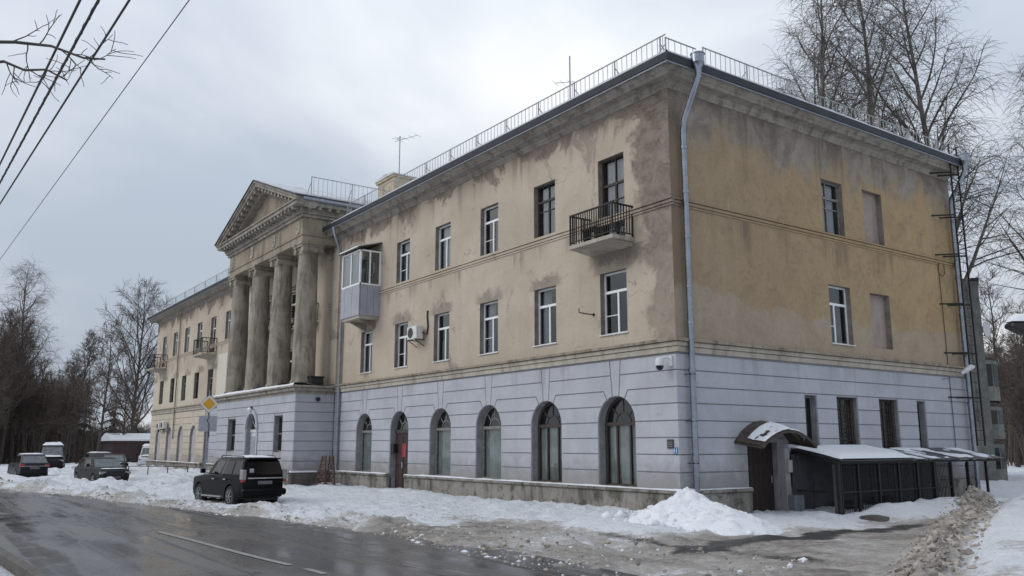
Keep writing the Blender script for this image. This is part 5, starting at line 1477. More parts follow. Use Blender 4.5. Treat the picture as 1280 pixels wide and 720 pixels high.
tag(b.build('flag_bracket', 'black_iron'), 'bent black iron bracket on the plaster beside a second floor window', 'bracket')
lg = empty('door_lamp', (DC + .0, -2.1, 3.72), 'small white lamp in the archivolt above the white portico door', 'lamp')
b = MB(); b.lathe((DC - .05, -2.08, 3.78), [(.03, -.12), (.10, -.08), (.12, 0), (.08, .07), (.02, .1)], 14); b.build('globe', 'white_pvc', lg, fixn=False)
b = MB(); pfront.box(b, DC - .1, DC, 3.80, 3.92, 0, .12); b.build('base', 'black_plastic', lg)
cm2 = MB(); cm2.lathe((-22.36 + .12, -.9, 4.05), [(.03, .12), (.12, .08), (.10, -.02), (.04, -.1)], 12); tag(cm2.build('dome_camera', 'black_plastic'), 'black dome camera under the porch cornice on its side wall', 'camera')

# rusty lattice trestle leaning by the plinth
tr = empty('lattice_trestle', (-20.6, -1.0, 0), 'rusty red lattice trestle folded upright against the plinth by the porch', 'trestle')
for s_, dy in ((0, 0), (1, .5)):
    b = MB(); y0 = -1.35 + dy
    A0, A1 = Vector((-21.15, y0, -.05)), Vector((-20.75, y0 + .15 - dy * .3, 1.45)); B0, B1 = Vector((-20.05, y0, -.05)), Vector((-20.35, y0 + .15 - dy * .3, 1.45))
    b.bar(A0, A1, .045); b.bar(B0, B1, .045)
    for k in range(5):
        t0, t1 = k / 5, (k + 1) / 5
        b.bar(A0.lerp(A1, t0), B0.lerp(B1, t1), .028); b.bar(B0.lerp(B1, t0), A0.lerp(A1, t1), .028); b.bar(A0.lerp(A1, t1), B0.lerp(B1, t1), .03)
    b.build('lattice_frame', 'rust_iron', tr)

# ================================================================== ROAD SIGN
sx, sy = -29.6, -3.85
sgn_ = empty('road_sign', (sx, sy, 0), 'yellow diamond priority road sign over a grey rectangular plate on a thin pole', 'sign')
b = MB(); b.tube([(sx, sy, -.2), (sx, sy, 4.75)], .035, 8); b.build('pole', 'grey_iron', sgn_)
nrm = Vector((CAM[0] - sx, CAM[1] - sy + 5, 0)).normalized(); rt = Vector((-nrm.y, nrm.x, 0))
def sp_(u, v, w_): return Vector((sx, sy, 4.05)) + rt * u + Vector((0, 0, v)) + nrm * (w_ + .04)
def dia(h, w0, w1): 
    b_ = MB(); b_.prism([sp_(-h, 0, w0), sp_(0, -h, w0), sp_(h, 0, w0), sp_(0, h, w0)], nrm * (w1 - w0)); return b_
dia(.47, 0, .02).build('diamond_plate', 'plate_dark', sgn_); dia(.45, .021, .024).build('diamond_border', 'sign_white', sgn_); dia(.33, .025, .028).build('diamond_centre', 'sign_yellow', sgn_)
b = MB(); b.prism([sp_(-.45, -1.42, 0), sp_(.45, -1.42, 0), sp_(.45, -.62, 0), sp_(-.45, -.62, 0)], nrm * .02); b.build('direction_plate', 'sign_back', sgn_)
b = MB(); L = [(.04, -.50), (.02, -.75), (-.06, -.82), (.03, -1.0), (.06, -1.2), (.03, -1.42)]
for (a, c), (e, f) in zip(L[:-1], L[1:]): b.bar(sp_(a, c, .025), sp_(e, f, .025), .075, .02)
b.build('direction_line', 'black_plastic', sgn_)

# ================================================================== CARS
def car(root, P, paint):
    """P: dict of dimensions; local frame x forward, y left"""
    L, Wd, H = P['L'], P['W'], P['H']; wr = P['wr']; fx, rx = P['fx'], P['rx']; zb = P['zb']
    hx = L / 2
    def notch(cx_, n=9): 
        R_ = wr * 1.16; return [(cx_ + R_ * math.cos(a), wr + R_ * math.sin(a)) for a in np.linspace(math.pi + .25, -.25, n)][::1]
    prof = [(-hx + .05, .36)] + [p for p in notch(rx)] + [p for p in notch(fx)] + [(hx - .06, .34), (hx, .55), (hx - .02, P['nose']), (hx - .18, P['hood']), (P['cowl'], zb + .03), (P['tail'], zb + .02), (-hx + .04, zb - .08), (-hx, .62)]
    prof = [(x, max(z, .26)) for x, z in prof]
    cxm, czm = 0, zb * .62
    layers = [(-1, .13), (-.985, .075), (-.94, .03), (-.85, .004), (-.6, -.012), (.6, -.012), (.85, .004), (.94, .03), (.985, .075), (1, .13)]
    b = MB(); n = len(prof); vs_ = []
    for yf, ins in layers:
        for x, z in prof:
            taper = 1 - .13 * max(0, (abs(x) - hx * .55) / (hx * .45)) ** 2
            sx_ = 1 - ins * .6; sz_ = 1 - ins * 1.2
            isarch = (abs(x - fx) < wr * 1.2 or abs(x - rx) < wr * 1.2) and z < wr * 2.2
            vs_.append((x * (1 if isarch else sx_), yf * Wd / 2 * taper * (1 if z > .5 else .985), z if isarch else czm + (z - czm) * sz_))
    nl_ = len(layers); fs = [tuple(range(n))[::-1], tuple(range((nl_ - 1) * n, nl_ * n))]
    for k in range(nl_ - 1):
        fs += [(k * n + i, k * n + (i + 1) % n, (k + 1) * n + (i + 1) % n, (k + 1) * n + i) for i in range(n)]
    b.add(vs_, fs, True); body = b.build('body', paint, root)
    # greenhouse
    c0, c1, r1, r0 = P['cowl'], P['rf'], P['rr'], P['tail']; wb, wt = Wd / 2 * .955, Wd / 2 * .78
    zt = H; zc = zb - .01
    g = MB(); mid = lambda t_: (zc + (zt - zc) * t_)
    sta = [(0., c0, r0, wb), (.88, c0 + (c1 - c0) * .86, r0 + (r1 - r0) * .86, wb + (wt - wb) * .88), (1., c1 - .10, r1 + .10, wt * .9)]
    vs_ = []
    for t_, xa, xb, ww in sta:
        z = mid(t_); xm = (xa + xb) / 2
        vs_ += [(xa, ww * .9, z), (xm, ww, z + (.02 if t_ == 1 else 0)), (xb, ww * .94, z), (xb, -ww * .94, z), (xm, -ww, z + (.02 if t_ == 1 else 0)), (xa, -ww * .9, z)]
    fs = [tuple(range(12, 18))]
    for k in range(2): fs += [(k * 6 + i, k * 6 + (i + 1) % 6, (k + 1) * 6 + (i + 1) % 6, (k + 1) * 6 + i) for i in range(6)]
    g.add(vs_, fs); cab = g.build('cabin', paint, root, bevel=.05)
    def pt(side_, u, t_):      # side_: +1 left / -1 right ; u 0 rear..1 front
        f = t_ / .88; xa = c0 + (c1 - c0) * .86 * f; xb = r0 + (r1 - r0) * .86 * f; xm = (xa + xb) / 2; ww = wb + (wt - wb) * t_
        x = xb + (xa - xb) * u
        y = (ww * .94 + (ww - ww * .94) * (u / .5)) if u < .5 else (ww + (ww * .9 - ww) * ((u - .5) / .5))
        return Vector((x, side_ * (y + .008), mid(t_)))
    nwin = P['wins']
    for sd in (1, -1):
        for (u0, u1) in nwin:
            uu = [u0, .5, u1] if u0 < .5 < u1 else [u0, u1]
            q = MB(); bot = [pt(sd, u, .10) for u in uu]; top = [pt(sd, max(.05, min(.95, u)), .82) for u in uu][::-1]
            q.quad(*bot, *top); q.build('side_window', 'car_glass', cab, fixn=False)
    def endq(x0, x1, t0, t1, sg_, nm):
        q = MB(); zA, zB = mid(t0), mid(t1); xA, xB = x0 + (x1 - x0) * .86 * t0 / .88, x0 + (x1 - x0) * .86 * t1 / .88
        wA, wB = (wb + (wt - wb) * t0) * .86, (wb + (wt - wb) * t1) * .84
        o_ = sg_ * .012
        q.quad((xA + o_, wA, zA), (xA + o_, -wA, zA), (xB + o_, -wB, zB), (xB + o_, wB, zB)); return q.build(nm, P.get('ws', 'car_glass') if sg_ > 0 else P.get('rw', 'car_glass'), cab, fixn=False)
    endq(c0, c1, .08, .84, 1, 'windscreen'); endq(r0, r1, .08, .82, -1, 'rear_window')
    # wheels
    for x in (fx, rx):
        for sd in (1, -1):
            y = sd * (Wd / 2 - .12); w_ = MB()
            w_.lathe((x, y - .11, wr), [(wr * .62, 0), (wr * .93, .0), (wr, .04), (wr, .18), (wr * .93, .22), (wr * .62, .22)], 22, 'y'); wh = w_.build('wheel', 'tyre', root, fixn=False)
            r_ = MB(); yo = y + sd * .105
            r_.lathe((x, yo, wr), [(wr * .62, -.012 * sd), (wr * .62, .008 * sd), (wr * .52, .0), (wr * .5, -.03 * sd)], 20, 'y')
            for k in range(6):
                a = k * math.pi / 3; r_.bar((x, yo, wr), (x + wr * .56 * math.cos(a), yo, wr + wr * .56 * math.sin(a)), .055, .03)
            r_.build('rim', 'rim', wh)
    u = MB(); u.box(-hx + .3, hx - .3, -Wd / 2 + .3, Wd / 2 - .3, .24, .6); u.build('underbody', 'black_plastic', root)
    for sd in (1, -1):
        m = MB(); xm_ = c0 - .25; y = sd * (wb + .09); m.box(xm_ - .07, xm_ + .08, min(y - sd * .0, y + sd * .17), max(y, y + sd * .17), zb + .05, zb + .22); m.bar((xm_, sd * wb * .96, zb + .07), (xm_, y + sd * .03, zb + .09), .04); m.build('mirror', paint, root, bevel=.03)
        for k, xh in enumerate(P['doors']):
            m = MB(); m.box(xh - .1, xh + .1, min(sd * Wd / 2 * .985, sd * (Wd / 2 + .02)), max(sd * Wd / 2 * .985, sd * (Wd / 2 + .02)), zb - .16, zb - .12); m.build('door_handle', P.get('trim', paint), root)
    return body
def light_box(root, name, mat, x0, x1, y0, y1, z0, z1, sym=True):
    for sd in ((1, -1) if sym else (1,)):
        m = MB(); m.box(x0, x1, *sorted((sd * y0, sd * y1)), z0, z1); m.build(name, mat, root, bevel=.02)

# black off-road car seen from behind
s1 = empty('parked_suv', (0, 0, 0), 'black off-road car with roof rails and snowy roof parked on churned snow', 'car', 'cars parked along the road', local=True)
SUV = dict(L=4.55, W=1.80, H=1.76, wr=.385, fx=1.33, rx=-1.30, zb=1.12, nose=.92, hood=1.02, cowl=.98, rf=.32, rr=-1.98, tail=-2.18, wins=((.05, .26), (.29, .56), (.59, .86)), doors=(.1, -.85), trim='chrome')
car(s1, SUV, 'car_black')
light_box(s1, 'tail_lamp', 'lamp_clear', -2.26, -2.0, .73, .875, .98, 1.34)
light_box(s1, 'tail_lamp_base', 'lamp_red', -2.255, -2.05, .735, .87, .90, .975)
m = MB(); m.box(-2.34, -2.1, -.86, .86, .42, .66); m.build('rear_bumper', 'car_black', s1, bevel=.06)
m = MB(); m.box(-2.275, -2.24, -.68, .68, 1.02, 1.06); m.build('chrome_strip', 'chrome', s1)
m = MB(); m.box(-2.285, -2.25, -.28, .28, .82, .94); m.build('licence_plate', 'plate_dim', s1)
m = MB(); m.box(-2.2, -1.86, -.64, .64, 1.70, 1.75); m.build('spoiler', 'car_black', s1, bevel=.02)
for sd in (1, -1):
    m = MB(); m.tube([(-1.8, sd * .62, 1.75), (-1.7, sd * .62, 1.82), (.0, sd * .62, 1.83), (.12, sd * .62, 1.76)], .022, 6); m.build('roof_rail', 'black_plastic', s1)
    m = MB(); m.box(-.8, .85, *sorted((sd * .86, sd * 1.0)), .33, .38); m.build('side_step', 'rim', s1)
m = MB(); m.box(-2.19, -2.175, .42, .58, 1.24, 1.38); m.build('window_sticker', 'sign_back', s1)
def roof_snow_patch(root, x0, x1, wdt, z, th, seed):
    b_ = MB(); vs_ = []; nu, nv = 22, 16; hs = []
    for j in range(nv + 1):
        for i in range(nu + 1):
            x = x0 + (x1 - x0) * i / nu; y = -wdt + 2 * wdt * j / nv; e_ = min(i, nu - i) / nu * 6 , min(j, nv - j) / nv * 6
            h = th * min(1, .15 + min(e_)) * (.6 + .8 * float(fbm(np.array([x * 2]), np.array([y * 2]), 1.3, 3, seed)[0])); vs_.append((x, y, z + h))
    b_.add(vs_, [(j * (nu + 1) + i, j * (nu + 1) + i + 1, (j + 1) * (nu + 1) + i + 1, (j + 1) * (nu + 1) + i) for j in range(nv) for i in range(nu)], True)
    return b_.build('roof_snow', 'snow', root, fixn=False)
roof_snow_patch(s1, -1.9, .1, .6, 1.765, .07, 7)
s1.location = (-13.6, -7.3, -.05); s1.rotation_euler = (0, 0, R(188)); s1.scale = (.89, .89, .89)

SED = dict(L=4.35, W=1.76, H=1.45, wr=.31, fx=1.32, rx=-1.28, zb=.92, nose=.66, hood=.80, cowl=1.08, rf=.30, rr=-1.05, tail=-1.75, wins=((.10, .45), (.49, .86)), doors=(.05, -.85), ws='frost_glass')
s2_ = empty('parked_sedan', (0, 0, 0), 'dark grey sedan with frosted windscreen facing the road', 'car', 'cars parked along the road', local=True)
car(s2_, SED, 'car_grey')
light_box(s2_, 'headlight', 'lamp_clear', 1.98, 2.16, .48, .80, .58, .72)
m = MB(); m.box(2.15, 2.2, -.45, .45, .5, .66); m.build('grille', 'black_plastic', s2_, bevel=.01)
m = MB(); m.box(2.165, 2.2, -.26, .26, .36, .47); m.build('licence_plate', 'plate_dim', s2_)
roof_snow_patch(s2_, .95, 1.95, .62, .86, .03, 12)
s2_.location = (-32.6, -8.2, -.03); s2_.rotation_euler = (0, 0, R(9)); s2_.scale = (.93, .93, .93)

HAT = dict(L=4.25, W=1.76, H=1.50, wr=.31, fx=1.28, rx=-1.28, zb=.95, nose=.68, hood=.84, cowl=1.02, rf=.30, rr=-1.45, tail=-2.0, wins=((.08, .42), (.46, .86)), doors=(.05, -.85), rw='frost_glass')
s3_ = empty('parked_hatchback', (0, 0, 0), 'dark navy hatchback with snowy roof seen from behind in deep snow', 'car', 'cars parked along the road', local=True)
car(s3_, HAT, 'car_navy')
light_box(s3_, 'tail_lamp', 'lamp_red', -2.14, -1.95, .55, .82, .76, .92)
m = MB(); m.box(-2.16, -2.1, -.26, .26, .62, .74); m.build('licence_plate', 'plate_dim', s3_)
m = MB(); m.box(-2.15, -2.1, -.8, .8, .78, .81); m.build('chrome_strip', 'rim', s3_)
roof_snow_patch(s3_, -1.35, .2, .6, 1.5, .07, 14)
s3_.location = (-42.2, -10.5, .02); s3_.rotation_euler = (0, 0, R(184)); s3_.scale = (.93, .93, .93)

s4_ = empty('parked_van', (0, 0, 0), 'small white van with thick snow on its roof behind the navy hatchback', 'car', 'cars parked along the road', local=True)
VAN = dict(L=4.3, W=1.8, H=1.85, wr=.32, fx=1.3, rx=-1.3, zb=1.05, nose=.75, hood=.95, cowl=1.25, rf=.65, rr=-1.95, tail=-2.1, wins=((.55, .88),), doors=(.3,), ws='frost_glass')
car(s4_, VAN, 'car_navy')
light_box(s4_, 'headlight', 'lamp_clear', 2.0, 2.13, .55, .8, .66, .82)
roof_snow_patch(s4_, -1.95, .55, .72, 1.84, .22, 16); roof_snow_patch(s4_, 1.0, 2.0, .7, 1.02, .12, 18)
s4_.location = (-57.4, -7.3, .08); s4_.rotation_euler = (0, 0, R(-8))
s5_ = copy_tree(s2_); s5_.name = 'parked_sedan'; s5_['label'] = 'dull dark saloon half hidden behind the grey sedan beside the trees'; s5_.location = (-46.2, -5.1, .02); s5_.rotation_euler = (0, 0, R(-12))
s6_ = copy_tree(s3_); s6_.name = 'parked_hatchback'; s6_['label'] = 'dark car with snowy front behind the grey sedan on its far side'; s6_.location = (-51.5, -4.9, .02); s6_.rotation_euler = (0, 0, R(12))

# ================================================================== TREES
def grow(rng, p, d_, L, r0, r1, nseg, wob, grav, curve=None):
    pts = [Vector(p)]; dd = Vector(d_).normalized()
    for i in range(nseg):
        dd = (dd + Vector((rng.uniform(-1, 1), rng.uniform(-1, 1), rng.uniform(-1, 1))) * wob + Vector((0, 0, grav))).normalized()
        pts.append(pts[-1] + dd * (L / nseg))
    return pts, [r0 + (r1 - r0) * (i / nseg) for i in range(nseg + 1)]
def pick(pts, rad, t_):
    f = t_ * (len(pts) - 1); i = min(int(f), len(pts) - 2); k = f - i
    return pts[i].lerp(pts[i + 1], k), rad[i] + (rad[i + 1] - rad[i]) * k, (pts[i + 1] - pts[i]).normalized()
def side_dir(rng, t_, ang, az=None):
    a = t_.orthogonal().normalized(); b_ = t_.cross(a); az = rng.uniform(0, 6.283) if az is None else az
    return (t_ * math.cos(ang) + (a * math.cos(az) + b_ * math.sin(az)) * math.sin(ang)).normalized()
def make_tree(seed, H, style, tk=1.0):
    """returns (wood MB, twig MB) with base at the origin"""
    rng = random.Random(seed); wood = MB(); tw = MB()
    birch = style == 'birch'
    stems = [(Vector((0, 0, -.3)), Vector((rng.uniform(-.05, .05), rng.uniform(-.05, .05), 1)), H, H * .0105)]
    if style == 'multi':
        stems = [(Vector((0, 0, -.3)), Vector((rng.uniform(-.25, .25), rng.uniform(-.25, .25), 1)), H * rng.uniform(.75, 1), H * .009) for _ in range(3)]
    for (p0, d0, HH, rb) in stems:
        tp, tr_ = grow(rng, p0, d0, HH, rb, .02, 14, .045, .03)
        tr_ = [rb * (1 - i / 14) ** .85 + .012 for i in range(15)]; tr_[0] *= 1.35
        wood.tube(tp, tr_, 8)
        nl = {'birch': 30, 'broad': 30, 'multi': 13, 'slim': 18, 'round': 34}[style]
        for k in range(nl):
            t_ = (.26 if birch else .30) + (.70 if birch else .66) * (k + rng.random()) / nl
            q, r_, td = pick(tp, tr_, t_)
            az = k * 2.4 + rng.uniform(-.5, .5)
            if style == 'round': t_ = .16 + .78 * (k + rng.random()) / nl; q, r_, td = pick(tp, tr_, t_)
            ang = R(rng.uniform(24, 46) if birch else rng.uniform(26, 54))
            L = HH * (.36 if birch else .55 if style == 'round' else .40) * (1.06 - t_) ** .75 * rng.uniform(.75, 1.15) * (.6 if style == 'slim' else 1)
            lp, lr = grow(rng, q, side_dir(rng, td, ang, az), L, min(r_ * .62, .02 + L * .012), .010, 8, .12, .06 if birch else .05)
            wood.tube(lp, lr, 5, cap=False)
            ns = int(5 + L * 1.1)
            for j in range(ns):
                tt = .18 + .80 * (j + rng.random()) / ns
                q2, r2, td2 = pick(lp, lr, tt)
                L2 = L * .42 * (1.15 - tt) * rng.uniform(.7, 1.2) + .35
                bp, br = grow(rng, q2, side_dir(rng, td2, R(rng.uniform(28, 60))), L2, max(.010 * tk, r2 * .55), .007 * tk, 5, .16, -.02 if birch else .05)
                tw.tube(bp, br, 3, cap=False)
                nt = int(5 + L2 * (3.6 if birch else 2.6))
                for m_ in range(nt):
                    t3 = .15 + .85 * (m_ + rng.random()) / nt
                    q3, r3, td3 = pick(bp, br, t3)
                    L3 = rng.uniform(.6, 1.7) if birch else rng.uniform(.35, .9)
                    cp, cr = grow(rng, q3, side_dir(rng, td3, R(rng.uniform(25, 65))), L3, .0085 * tk, .005 * tk, 4, .16, -.22 if birch else .06)
                    tw.tube(cp, cr, 3, cap=False)
                    if rng.random() < .55:
                        q4_, r4, td4 = pick(cp, cr, rng.uniform(.25, .7))
                        dp_, dr_ = grow(rng, q4_, side_dir(rng, td4, R(rng.uniform(25, 60))), L3 * .6, .0065 * tk, .004 * tk, 3, .16, -.2 if birch else .06)
                        tw.tube(dp_, dr_, 3, cap=False)
    return wood, tw
def tree_root(name, label, group):
    o = bpy.data.objects.new(name, None); col.objects.link(o); o['label'] = label; o['category'] = 'tree'; o['group'] = group
    WORLD0[o.name] = Vector((0, 0, 0)); return o
PROTO = {}
def tree(kind, loc, scale_, rot, name, label, group, lean=0.):
    o = tree_root(name, label, group)
    if kind not in PROTO:
        seed, H, style, bark, tmat, tk = KINDS[kind]
        wd, tw = make_tree(seed, H, style, tk)
        a = wd.build('trunk', bark, o, fixn=False); c = tw.build('crown', tmat, o, fixn=False); PROTO[kind] = (a, c)
    else:
        for ch in PROTO[kind]:
            k = ch.copy(); col.objects.link(k); k.parent = o
    o.location = loc; o.rotation_euler = (lean, 0, rot); o.scale = (scale_, scale_, scale_)
    return o
KINDS = {'birch_a': (3, 27, 'birch', 'birch_bark', 'twig', 1.05), 'birch_b': (8, 25, 'birch', 'birch_bark', 'twig', 1.05), 'broad_a': (14, 17, 'round', 'dark_bark', 'twig', 1.4),
         'multi_a': (21, 12, 'multi', 'dark_bark', 'twig_brown', 2.2), 'slim_a': (31, 16, 'slim', 'dark_bark', 'twig_brown', 2.0), 'broad_b': (44, 15, 'broad', 'dark_bark', 'twig_brown', 2.0)}
G1 = 'bare birches behind the building'
tree('birch_a', (-8.9, 22.6, -.3), 1.05, .3, 'birch_tree', 'tall bare birch behind the roof, its limbs spreading over the roof fence', G1)
tree('birch_b', (-7.5, 24.4, -.3), 1.14, 2.1, 'birch_tree', 'tall bare birch behind the roof, middle one with forked dark trunk', G1)
tree('birch_a', (-6.6, 25.6, -.3), 1.10, 4.0, 'birch_tree', 'tall bare birch rising straight behind the end of the gutter', G1)
tree('birch_b', (-3.5, 31.0, -.3), .98, 5.2, 'birch_tree', 'smaller bare birch leaning out beyond the fire ladder', G1, -.04)
tree('birch_a', (-13.2, 26.0, -.3), .95, 1.2, 'birch_tree', 'bare birch with drooping twigs farthest along behind the roof', G1)
tree('birch_b', (2.6, 33.0, .4), .72, .9, 'birch_tree', 'bare birch standing clear of the house beyond the snow bank', G1)
tree('birch_a', (4.0, 46.0, .6), .62, 2.9, 'birch_tree', 'distant bare birch behind the birch on the snow bank', G1)
r3 = random.Random(99)
for i in range(34):
    tree(r3.choice(['slim_a', 'multi_a', 'broad_b']), ((lambda t_, l_: (16.1 - .46 * t_ + .9 * l_, -16.8 + 1.034 * t_ + .4 * l_, .3))(r3.uniform(66, 110), r3.uniform(-7, 9))), r3.uniform(.7, 1.0), r3.uniform(0, 6.2), 'bare_tree', 'thin bare tree in the brown copse behind the concrete bay house', 'copse behind the building')
# avenue at the far left
G2 = 'bare trees beside the road beyond the far wing'
tree('broad_a', (-80.5, 3.0, -.3), 1.15, 1.1, 'bare_tree', 'broad bare tree with a fan crown rising behind the far wing', G2)
tree('birch_b', (-96.0, -6.5, -.3), .95, .4, 'birch_tree', 'tall bare birch with open crown standing above the dark wood', G2)
tree('slim_a', (-72.0, -1.8, -.3), .88, 3.4, 'bare_tree', 'slender bare tree rising behind the parked grey sedan', G2)
tree('broad_b', (-73.0, .6, -.3), .62, 1.7, 'bare_tree', 'dark-stemmed bare tree between the sedan and the snow-roofed shed', G2)
def pxl(x, y):
    dx_, dy_ = x - CAM[0], y - CAM[1]; return 640 + 1084 * (dx_ * .5773 + dy_ * .8165) / (-.8165 * dx_ + .5773 * dy_)
for i in range(150):
    u = r3.random(); x = -75 - r3.random() * 55; y0 = -14 + (x + 75) * .10
    y = r3.uniform(-28, 1.5) + (x + 75) * .05
    if y < float(yF(x)) + 3: y = float(yF(x)) + 3 + r3.random() * 4
    if y > -4.5 and r3.random() < .6: y -= 6
    tree(r3.choice(['slim_a', 'multi_a', 'broad_b', 'multi_a']), (x, y, -.3), r3.uniform(.7, 1.12) * (1 if pxl(x, y) < 88 else .5), r3.uniform(0, 6.2), 'bare_tree', 'bare brown tree in the dense dark wood beyond the parked cars', 'wood beyond the parked cars')
# undergrowth of the wood
b = MB(); rb = random.Random(5)
for i in range(5200):
    x = -92 - rb.random() * 70; y = rb.uniform(-34, 22); h = rb.uniform(2., 11.) * (1 if pxl(x, y) < 95 else .5)
    if y < float(yF(x)) + 3: continue
    p = Vector((x, y, -.4)); q = p + Vector((rb.uniform(-.6, .6), rb.uniform(-.6, .6), h)); m_ = p.lerp(q, .5) + Vector((rb.uniform(-.3, .3), rb.uniform(-.3, .3), 0))
    b.tube([p, m_, q], [.07, .05, .015], 3, cap=False, smooth=False)
    for k in range(7):
        a = p.lerp(q, rb.uniform(.25, .95)); b.tube([a, a + Vector((rb.uniform(-1, 1), rb.uniform(-1, 1), rb.uniform(.2, 1.1)))], [.035, .012], 3, cap=False, smooth=False)
tag(b.build('far_woodland', 'twig_brown', fixn=False), 'dense brown thicket of bare stems filling the far wood', 'woodland', kind='stuff')
b = MB()
for i in range(2600):
    t_ = rb.uniform(75, 130); l_ = rb.uniform(-14, 22); x = 16.1 - .46 * t_ + .9 * l_; y = -16.8 + 1.034 * t_ + .4 * l_; h = rb.uniform(2.5, 9.)
    p = Vector((x, y, .2)); q = p + Vector((rb.uniform(-.5, .5), rb.uniform(-.5, .5), h)); b.tube([p, p.lerp(q, .5) + Vector((rb.uniform(-.3, .3), 0, 0)), q], [.05, .035, .01], 3, cap=False, smooth=False)
    for k in range(5):
        a = p.lerp(q, rb.uniform(.25, .95)); b.tube([a, a + Vector((rb.uniform(-1, 1), rb.uniform(-1, 1), rb.uniform(.2, 1.1)))], [.035, .012], 3, cap=False, smooth=False)
tag(b.build('far_woodland', 'twig_brown', fixn=False), 'brown thicket of bare stems beyond the snow bank on the right', 'woodland', kind='stuff')
# conifers between
def conifer(loc, H, seed, label):
    o = tree_root('spruce_tree', label, 'spruces in the far wood'); rr = random.Random(seed)
    t_ = MB(); t_.tube([(0, 0, -.3), (0, 0, H)], [H * .014, .02], 7); f = MB()
    for k in range(int(H * 9)):
        z = H * (.12 + .87 * rr.random()); R_ = (H - z) * .26 * rr.uniform(.7, 1.1) + .1; a = rr.uniform(0, 6.28)
        e_ = Vector((math.cos(a) * R_, math.sin(a) * R_, z - R_ * .35)); s_ = Vector((-math.sin(a), math.cos(a), 0)) * R_ * .16; c_ = Vector((0, 0, z))
        for j in range(5):
            q = c_.lerp(e_, (j + 1) / 5); w_ = s_ * (1.6 - abs(j - 2) * .35)
            f.add([q, q + w_ * 2 + Vector((0, 0, -.12 * R_)) + (e_ - c_) * .12, q + (e_ - c_) * .2, q - w_ * 2 + Vector((0, 0, -.12 * R_)) + (e_ - c_) * .12], [(0, 1, 2), (0, 2, 3)])
    t_.build('trunk', 'dark_bark', o, fixn=False); f.build('crown', 'conifer', o, fixn=False); o.location = loc
for i, (x, y, h) in enumerate(((-104, 5.5, 12), (-98, 7.0, 9), (-110, 3.0, 13))): conifer((x, y, -.3), h, 50 + i, 'dark spruce standing in the wood behind the snow-roofed shed')

# near tree whose limb hangs over the road
o = tree_root('roadside_tree', 'dark bare roadside tree with a knotty limb reaching out over the wires', 'roadside trees')
rng = random.Random(77); wd = MB(); tw = MB()
bx, by = .6, -20.2
tp, tr_ = grow(rng, (bx, by, -.3), (.05, .05, 1), 12, .24, .05, 10, .05, .02); wd.tube(tp, tr_, 10)
def limb(start, pts, r0, nsub, seed):
    rr = random.Random(seed); P = [Vector(start)] + [Vector(p) for p in pts]
    rad = [r0 * (1 - i / (len(P) - 1)) + .012 for i in range(len(P))]; tw.tube(P, rad, 6)
    for k in range(nsub):
        q, r_, td = pick(P, rad, .45 + .54 * (k + rr.random()) / nsub)
        bp, brr = grow(rr, q, side_dir(rr, td, R(rr.uniform(35, 70))), rr.uniform(.28, .62), max(.006, r_ * .5), .004, 6, .22, .03); tw.tube(bp, brr, 5, cap=False)
        for j in range(4):
            q2, r2, t2 = pick(bp, brr, .25 + .7 * (j + rr.random()) / 4); cp, cr = grow(rr, q2, side_dir(rr, t2, R(rr.uniform(35, 70))), rr.uniform(.12, .4), .006, .004, 4, .25, .02); tw.tube(cp, cr, 4, cap=False)
q6 = tp[6]
limb(q6, [(1.6, -18.4, 7.25), (2.5, -16.95, 7.45), (3.0, -16.1, 7.48), (3.3, -15.68, 7.42), (3.55, -15.3, 7.25), (3.75, -15.05, 7.22)], .022, 8, 5)
limb(tp[5], [(1.5, -18.6, 6.6), (2.4, -17.1, 7.05), (2.9, -16.2, 7.2), (3.05, -15.95, 7.08), (3.2, -15.7, 7.1), (3.35, -15.45, 6.95)], .018, 6, 6)
for k in range(9):
    q, r_, td = pick(tp, tr_, .5 + .05 * k); limb(q, [q + side_dir(rng, td, R(55)) * 1.2, q + side_dir(rng, td, R(50)) * 2.0 + Vector((-.8, -.8, .4))], .04, 5, 60 + k)
wd.build('trunk', 'dark_bark', o, fixn=False); tw.build('crown', 'dark_bark', o, fixn=False)

# ================================================================== OVERHEAD WIRES AND POLES
def wire(a, c, r_, label, twist=False):
    a = Vector(a); c = Vector(c); dd = c - a
    p0 = a - dd * ((a.x - 40) / -dd.x) * -1 if False else a + dd * ((38 - a.x) / dd.x); p1 = a + dd * ((-62 - a.x) / dd.x)
    n = 60; pts = []
    for i in range(n + 1):
        t_ = i / n; p = p0.lerp(p1, t_); pts.append(p)
    b = MB(); b.tube(pts, r_, 6, cap=False)
    if twist:
        b.tube([p0.lerp(p1, i / 1600) + Vector((0, math.cos(i * .7) * r_ * .7, math.sin(i * .7) * r_ * .7)) for i in range(1601)], r_ * .6, 5, cap=False)
    return tag(b.build('overhead_wire', 'cable', fixn=False), label, 'wire', 'overhead wires along the road')
wire((3.76, -15.43, 8), (-4.99, -15.67, 8), .019, 'dark overhead wire passing farthest out, next to the thick twisted cable')
wire((3.9, -15.22, 8), (-6.53, -15.54, 8), .021, 'thick twisted black overhead cable above the road edge', True)
wire((4.15, -14.87, 8), (-8.63, -15.37, 8), .018, 'medium black overhead wire between the twisted cable and the thinnest wire')
wire((4.63, -14.19, 8), (-16.36, -14.74, 8), .008, 'thinnest overhead wire, nearest the building')
for x, y, lb in ((38, -14.4, 'concrete utility pole carrying the wires behind the roadside'), (-62, -16.9, 'concrete utility pole at the far end of the overhead wires')):
    o = empty('utility_pole', (x, y, -.3), lb, 'pole', 'utility poles')
    b = MB(); b.tube([(x, y, -.3), (x, y, 9.0)], [.16, .10], 10); b.build('pole', 'far_concrete', o)
    b = MB(); b.bar((x, y - 1.4, 7.92), (x, y + 1.6, 7.92), .08); b.build('cross_arm', 'grey_iron', o)

